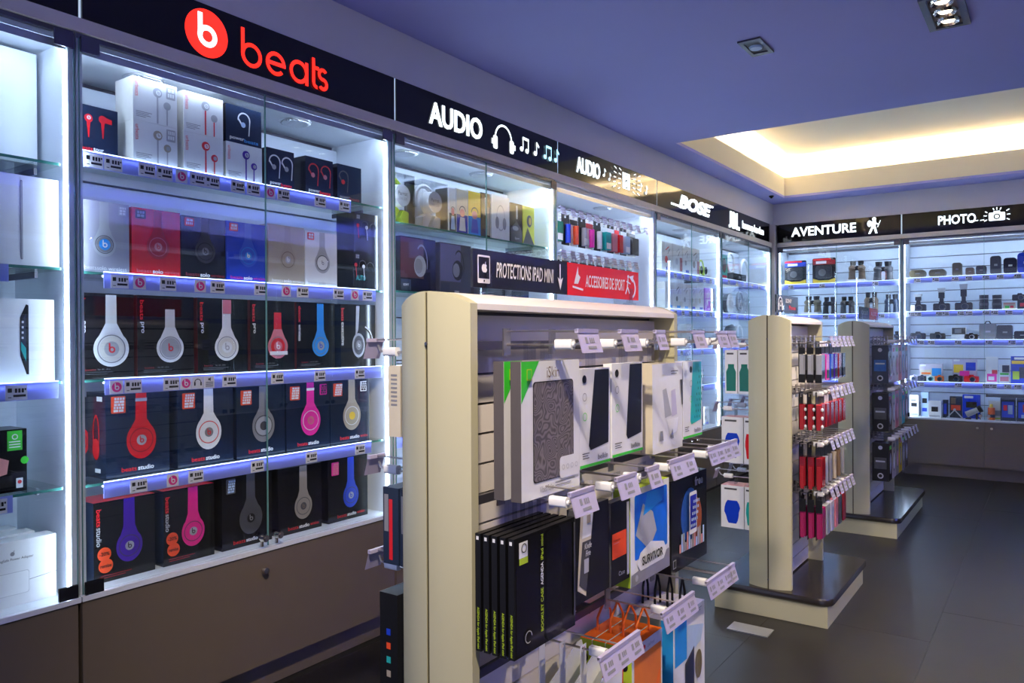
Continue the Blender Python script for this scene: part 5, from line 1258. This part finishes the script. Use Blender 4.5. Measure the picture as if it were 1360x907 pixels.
t = hang('narrow black case with an orange square label', 1.592, rows1[1], .092, .190, .020, .825, P('ink'), P('dgrey'))
o = .825 - rows1[1] - .190; a = Art(); a.rect(-.040, .030, o + .060, o + .118, P('burnt')); a.rect(.032, .045, o + .01, o + .18, P('silver')); a.build('cover_print', t); lines(t, -.034, .0, o + .10, 2, P('rose'), .006); text(t, 'Case', .03, .01, .005, o + .022, P('silver'))
t = hang('rugged tablet case pack with lime edge and bright blue case', 1.756, rows1[1], .224, .230, .045, .836, PG('white'), P('lime'))
o = .836 - rows1[1] - .230; a = Art(); w = .224
a.rrect(-w*.40, w*.44, o + .060, o + .215, .006, mat('rugged_blue', (.01, .16, .75), rough=.4, noise=.25, nscale=25)); a.poly([(-w*.38,o+.12),(-w*.05,o+.07),(w*.15,o+.11),(w*.05,o+.16),(-w*.2,o+.19)], P('silver')); a.poly([(-w*.2,o+.16),(w*.3,o+.18),(w*.35,o+.21),(-w*.1,o+.213)], P('sky'))
a.poly([(-w*.49,o+.002),(w*.49,o+.002),(w*.49,o+.05),(0,o+.040),(-w*.49,o+.03)], P('grey')); a.poly([(-w*.36,o+.050),(-w*.28,o+.030),(w*.32,o+.030),(w*.40,o+.050),(w*.32,o+.074),(-w*.02,o+.090),(-w*.28,o+.074)], P('white')); a.disc(-w*.38, o+.018, .008, P('silver')); a.build('cover_print', t)
text(t, 'SURVIVOR', .12, .022, 0, o + .053, ink, y=-.006, bold=.03)
t = hang('black box with a glowing tablet above a city picture', 2.006, rows1[1], .250, .245, .05, .822, PG('black'), P('ink'))
o = .822 - rows1[1] - .245; w = .25; a = Art()
a.disc(.0, o + .135, .062, mat('print_glowblue', (.02, .09, .35), rough=.4, noise=.4, nscale=30), .075); a.disc(.045, o + .12, .040, mat('print_amber', (.35, .08, .02), rough=.4, noise=.4, nscale=40), .055)
for q in range(14):
    xx = -.075 + q*.0115; hh = .018 + .030*abs(sin(q*2.1)); a.rect(xx, xx + .010, o + .045, o + .050 + hh, P(('salmon','paleblue','silver','gold')[q % 4]))
a.rrect(-.022, .030, o + .085, o + .200, .006, P('white')); a.rect(-.018, .026, o + .098, o + .190, P('royal'))
for r_ in range(5):
    for c_ in range(4): a.rrect(-.0155 + c_*.0105, -.008 + c_*.0105, o + .104 + r_*.017, o + .112 + r_*.017, .001, P('paleblue'))
a.build('cover_print', t); text(t, 'free', .06, .025, .06, o + .222, P('grey'), y=-.003, bold=.03); a = Art(); a.rect(-.115, -.095, o + .012, o + .035, P('grey')); a.rect(-.112, -.098, o + .015, o + .032, ink); a.build('corner_mark', t)
for y, lb in ((1.276, .09), (1.462, .09), (1.592, .06), (1.756, .15), (2.006, .16)): ghook(g1, 1.160, y, rows1[1], 1, .185, lb)
ghook(g1, 1.160, 2.12, rows1[1], 1, .185, .06)
# bottom row
for k in range(3):
    t = thing('folded_card_pack', 'white card sleeve with a red edge, %s of three in the bottom row' % ('front', 'middle', 'rear')[k], 'package', (-.822 - .045*k, 1.430 - .012*k, rows1[2]), L90, 'white card sleeves')
    m = MB(); m.prism_y([(-.20, -.30), (.165, -.30), (.174, -.085 + .010*k), (.166, -.066 + .010*k), (.150, -.066 + .010*k), (-.20, -.215 + .010*k)], 0, .003); m.build('card', PG('white'), t)
    m = MB(); m.prism_y([(.1660, -.30), (.1700, -.30), (.1790, -.087 + .010*k), (.1750, -.085 + .010*k)], .0, .004); m.build('red_edge', P('red'), t)
    q = MB(); q.box(-.012, .012, .0035, .0045, -.16, -.005).box(-.012, -.007, .0035, .0045, -.005, .008).box(.007, .012, .0035, .0045, -.005, .008).box(-.007, .007, .0035, .0045, .0032, .008); q.build('hang_tab', P('white'), t)
for k in range(4):
    t = hang('orange topped tablet case box, %s from the front' % ORD[k], 1.734, rows1[2], .172, .215, .033, .460, PG('white'), P('lime'), PX - .036*k, group='orange topped boxes', tm=PG('orange'), tab=False)
    o = .460 - rows1[2] - .215; a = Art(); a.rect(-.074, .078, o + .01, o + .185, mat('print_orange', (.80, .20, .03), rough=.3, noise=.15, nscale=10)); a.poly([(.02,o+.02),(.07,o+.09),(.07,o+.12),(0,o+.03)], P('orange')); a.disc(-.02, o + .20, .006, P('red')); a.build('cover_print', t); text(t, 'LifeProof', .04, .009, .015, o + .20, P('grey'), y=-.003)
    m = MB(); x = -.0866; m.face([(x, .020 + .010*cos(2*pi*i/14), o + .170 + .012*sin(2*pi*i/14)) for i in range(14)]); m.build('side_mark', P('ink'), t)
    MB().tube([(-.02, .02, o + .2155), (-.02, .02, o + .245), (.02, .02, o + .283), (.05, .02, o + .245), (.05, .02, o + .2155)], .0032, 6).build('strap', P('orange'), t, True)
for k in range(4):
    t = hang('white and blue tablet case box, %s from the front' % ORD[k], 2.000, rows1[2], .220, .255, .034, .450, PG('white'), P('sky') if k == 0 else P('silver'), PX - .037*k, group='white and blue boxes', tm=P('lilac'), tab=False)
    o = .450 - rows1[2] - .255; a = Art(); a.rect(-.10, -.02, o + .13, o + .245, P('sky')); a.poly([(-.02,o+.13),(.08,o+.15),(.10,o+.19),(-.02,o+.22)], P('paleblue')); a.poly([(-.035,o+.02),(.030,o+.03),(.030,o+.150),(-.035,o+.120)], P('dgrey')); a.poly([(-.030,o+.03),(.022,o+.038),(.022,o+.138),(-.030,o+.112)], P('navy')); a.disc(.06, o + .09, .025, P('olive'), .04); a.build('cover_print', t); lines(t, .03, .09, o + .242, 2, P('grey'), .006)
    MB().tube([(-.018, .02, o + .2555), (-.016, .02, o + .300), (0, .02, o + .340), (.016, .02, o + .300), (.018, .02, o + .2555)], .0035, 6).build('handle', P('ink'), t, True)
for y, lb in ((1.430, .18), (1.734, .19), (2.000, .17)): ghook(g1, 1.160, y, rows1[2], 1, .185, lb)
ghook(g1, 1.160, 2.10, rows1[2], 1, .185, .05, False)
# ---- nearest stand, left side (peeping out past the end panel)
for z in (1.170, .905, .690): crossbar(g1, .99, z, -1)
for z in (1.170, .905, .690):
    for y in (1.26, 1.45, 1.64, 1.83, 2.02): ghook(g1, 1.160, y, z, -1, .185, .05)
GLs = 'packs on the hidden side of the nearest stand'
for k in range(2):
    t = hang('beige slim accessory box hanging on the far side of the nearest stand, %s' % ('outer', 'inner')[k], 1.255, 1.170, .11, .152, .034, 1.142, P('offw'), P('cream'), -1.172 + .040*k, group=GLs, name='accessory_pack', rz=R90)
    m = MB(); x = .0556
    for q in range(8): m.face([(x, .008, -.05 - q*.009), (x, .026, -.05 - q*.009), (x, .026, -.046 - q*.009), (x, .008, -.046 - q*.009)])
    m.build('side_small_print', P('grey'), t)
for k in range(2):
    t = hang('black and clear blister with a red stripe, %s on the far side' % ('outer', 'inner')[k], 1.260, .905, .12, .165, .045, .880, P('ink'), P('navy'), -1.190 + .050*k, group=GLs, name='accessory_pack', rz=R90)
    m = MB(); x = .0606; m.face([(x, .018, -.18), (x, .028, -.18), (x, .028, -.05), (x, .018, -.05)]); m.build('red_stripe', P('red'), t)
    m = MB(); m.face([(x, .004, -.12), (x, .016, -.12), (x, .016, -.04), (x, .004, -.04)]); m.build('grey_panel', P('grey'), t)
t = thing('game_box', 'tall black box with small coloured symbols standing on the stand base', 'box', (-1.150, 1.200, .1206), R90)
m = MB().box(-.12, 0, -.052, 0, 0, .530); m.build('carton', P('ink'), t)
m = MB()
for q, c in enumerate(('blue', 'burnt', 'teal', 'gold')):
    z = .44 - q*.030; m.face([(.0006, -.032, z), (.0006, -.020, z), (.0006, -.020, z + .014), (.0006, -.032, z + .014)], q)
m.face([(.0006, -.028, .28), (.0006, -.024, .28), (.0006, -.024, .335), (.0006, -.028, .335)], 4)
m.build('symbols', [P('blue'), P('burnt'), P('teal'), P('gold'), wh], t)
MB().box(-.12, 0, -.0525, -.0522, .528, .5302).build('edge_line', P('silver'), t)

# ---- middle stand
def opack(label, y, zw, w, h, d, card, fill, x, group, rz=L90, **k): return blister(label, (x, y, zw - .0012), rz, w, h, d, card, fill, group, **k)
rows2 = (1.170, .955, .740, .530)
hy2 = [3.415 + .078*k for k in range(6)]
for z in rows2:
    crossbar(g2, .555, z, 1)
    for y in hy2: ghook(g2, 3.345, y, z, 1, .155, .05, stop=(z != rows2[0]))
rn = ['top', 'second', 'third', 'bottom']
styles = [
  [('grey banded', 'silver', 'ink'), ('pink', 'pink', 'white'), ('blue', 'blue', 'white'), ('dark violet', 'purple', 'ink'), ('maroon', 'dred', 'white'), ('navy', 'navy', 'white')],
  [('red and clear', 'carmine', 'ink'), ('red', 'carmine', 'ink'), ('crimson', 'dred', 'white'), ('dark red', 'dred', 'ink'), ('red and white', 'carmine', 'offw'), ('red and black', 'carmine', 'ink')],
  [('red ribbon', 'carmine', 'ink'), ('speckled silver', 'silver', 'ink'), ('speckled grey', 'grey', 'ink'), ('bronze', 'gold', 'ink'), ('brown', 'brown', 'ink'), ('grey', 'grey', 'ink')],
  [('pink earphone', 'magenta', 'ink'), ('clear grey', 'silver', 'ink'), ('lilac', 'lilac', 'ink'), ('rose', 'rose', 'ink'), ('dark', 'dgrey', 'ink'), ('maroon', 'dred', 'ink')]]
for r_, z in enumerate(rows2):
    for c_, y in enumerate(hy2):
        nm, fill, card = styles[r_][c_]
        reps = 3 if c_ == 0 else 1
        for q in range(reps):
            x = -.822 - .034*q
            lab = '%s %s pack on the nearest hook, %s row of the middle stand' % (('front', 'middle', 'rear')[q], nm, rn[r_]) if reps > 1 else '%s pack on the %s hook of the %s row of the middle stand' % (nm, ORD[c_], rn[r_])
            t = opack(lab, y, z, .070, (.165, .150, .185, .190)[r_], .024, P(card), PG(fill), x, 'packs on the %s row of the middle stand' % rn[r_], cap=P('ink') if r_ in (0, 3) else None, shape='box' if r_ != 2 or c_ == 0 else 'tube', band=P('ink') if r_ == 0 else None)
            if c_ == 0:   # side print on the -y edge of the pack
                m = MB(); xs = -.0355; h = (.165, .150, .185, .190)[r_]
                t0, t1 = ((.78, .30), (1.0, .30), (1.0, .48), (.96, .42))[r_]
                m.box(xs, xs + .005, -.019, -.004, -h*t0, -h*t1, 0)
                if r_ in (0, 3): m.box(xs, xs + .006, -.025, 0, -h*(.26 if r_ == 0 else .38), -h*.10, 1)
                if r_ == 0: m.box(xs, xs + .006, -.025, 0, -h*1.0, -h*.79, 1)
                m.build('pack_side', [P(('silver', 'carmine', 'carmine', 'magenta')[r_]), P('ink')], t)
                if r_ == 1:
                    for zz in (.42, .66, .90): MB().ell((xs + .004, -.026, -h*zz), .006, .006, .008, 8, 5).build('plug', P('white'), t, True)
                if r_ == 2: MB().box(xs, xs + .006, -.022, 0, -h*.46, -h*.10).build('clear_strap', CLEAR, t)
for z in (1.160, .875, .570):
    crossbar(g2, .555, z, -1)
    for y in (3.415, 3.60, 3.78): ghook(g2, 3.345, y, z, -1, .175, .05)
GS = 'speaker boxes on the hidden side of the middle stand'
def speaker_box(label, x, y, zw, w, h, d, ztop, col, kind):
    # the pack hangs on the -x side, its narrow side faces the aisle
    t = hang(label, y, zw, w, h, d, ztop, P('offw'), PG('white'), x, group=GS, name='speaker_pack', rz=R90, tm=P('salmon'))
    o = ztop - zw - h; m = MB(); xs = w/2 + .0006; c = d/2
    if kind == 'can': m.face([(xs, c + d*.36*cos(2*pi*i/20)*(1 if sin(2*pi*i/20) > 0 else .8), o + h*.38 + h*.27*max(-1, min(1, 1.25*sin(2*pi*i/20)))) for i in range(20)])
    else: m.face([(xs, c - d*.38, o + h*.06), (xs, c + d*.38, o + h*.06), (xs, c + d*.40, o + h*.50), (xs, c + d*.25, o + h*.60), (xs, c + d*.25, o + h*.68), (xs, c - d*.25, o + h*.68), (xs, c - d*.25, o + h*.60), (xs, c - d*.40, o + h*.50)])
    m.build('speaker_print', PG(col), t)
    m = MB(); m.face([(xs, c - d*.35, o + h*.90), (xs, c + d*.2, o + h*.90), (xs, c + d*.2, o + h*.94), (xs, c - d*.35, o + h*.94)]); m.build('side_small_print', P('dgrey'), t); return t
speaker_box('white pack with a green speaker, outer of two on the middle stand', -1.215, 3.440, 1.160, .10, .195, .056, 1.140, 'dgreen', 'bag')
speaker_box('white pack with a green speaker, inner of two on the middle stand', -1.155, 3.440, 1.160, .10, .195, .056, 1.140, 'dgreen', 'bag')
speaker_box('white box with a blue speaker and orange top, upper one on the middle stand', -1.232, 3.440, .875, .10, .205, .098, .840, 'blue', 'can')
speaker_box('white box with a red speaker beside the upper blue one', -1.130, 3.440, .875, .10, .205, .040, .840, 'red', 'can')
speaker_box('white box with a blue speaker and orange top, lower one on the middle stand', -1.236, 3.440, .570, .10, .190, .104, .532, 'blue', 'can')
speaker_box('white box with a teal speaker beside the lower blue one', -1.128, 3.440, .570, .10, .190, .040, .532, 'teal', 'can')
# ---- farthest stand
rows3 = (1.165, .875, .575)
hy3 = [5.135 + .125*k for k in range(6)]
for z in rows3:
    crossbar(g3, .87, z, 1)
    for y in hy3: ghook(g3, 5.045, y, z, 1, .165, .05)
sty3 = [
  [('deep blue', 'navy'), ('white patterned', 'white'), ('cream', 'offw'), ('salmon', 'salmon'), ('pale blue', 'paleblue'), ('silver', 'silver')],
  [('black', 'ink'), ('white and green', 'offw'), ('rose', 'rose'), ('tan', 'tan'), ('dark teal', 'teal'), ('brown', 'brown')],
  [('charcoal', 'ink'), ('cream oval', 'cream'), ('tan', 'tan'), ('yellow', 'yellow'), ('grey', 'grey'), ('dark', 'dgrey')]]
for r_, z in enumerate(rows3):
    for c_, y in enumerate(hy3):
        nm, fill = sty3[r_][c_]; w = .115; h = .23; d = .092 if c_ == 0 else .03
        t = hang('%s pack on the %s hook of the %s row of the farthest stand' % (nm, ORD[c_], ('top', 'middle', 'bottom')[r_]), y, z, w, h, d, z - .022, PG(fill), P(fill), -.815, group='packs on the farthest stand', name='hanging_pack', tab=c_ > 0)
        o = -.022 - h
        a = Art(); a.disc(0, o + h*.45, w*.25, P('ink') if fill not in ('ink',) else P('grey'), h*.28); a.disc(0, o + h*.45, w*.17, P(('silver', 'white', 'rose', 'gold')[c_ % 4]), h*.22); a.rect(-w*.4, w*.2, o + h*.82, o + h*.92, P(('navy', 'dred', 'green', 'ink')[(c_ + r_) % 4])); a.build('cover_print', t)
        if c_ == 0:
            m = MB(); xs = -w/2 - .0006
            def circ(cy, cz, r, k): m.face([(xs - .0003*k, cy + r*cos(2*pi*i/14), cz + r*sin(2*pi*i/14)) for i in range(14)], k)
            m.face([(xs, .012, o + h*.32), (xs, .080, o + h*.32), (xs, .080, o + h*.62), (xs, .012, o + h*.62)], 0)
            circ(.046, o + h*.14, .017, 1); circ(.046, o + h*.14, .010, 2); circ(.046, o + h*.88, .012, 1)
            m.face([(xs - .0003, .02, o + h*.50), (xs - .0003, .072, o + h*.50), (xs - .0003, .072, o + h*.54), (xs - .0003, .02, o + h*.54)], 1)
            m.build('side_print', [mat('side_blue', (.02, .10, .30), rough=.3, noise=.6, nscale=40) if r_ == 0 else mat('side_grey', (.06, .06, .065), rough=.3, noise=.6, nscale=40), P('silver'), P('ink')], t)
# floor plate
o = MB().box(-.083, .083, -.047, .047, .0002, .004).build('floor_hatch', M_ALU, None, False, (-1.02, 3.128, 0)); tag(o, 'small metal cover plate set in the floor before the middle stand', 'floor plate')
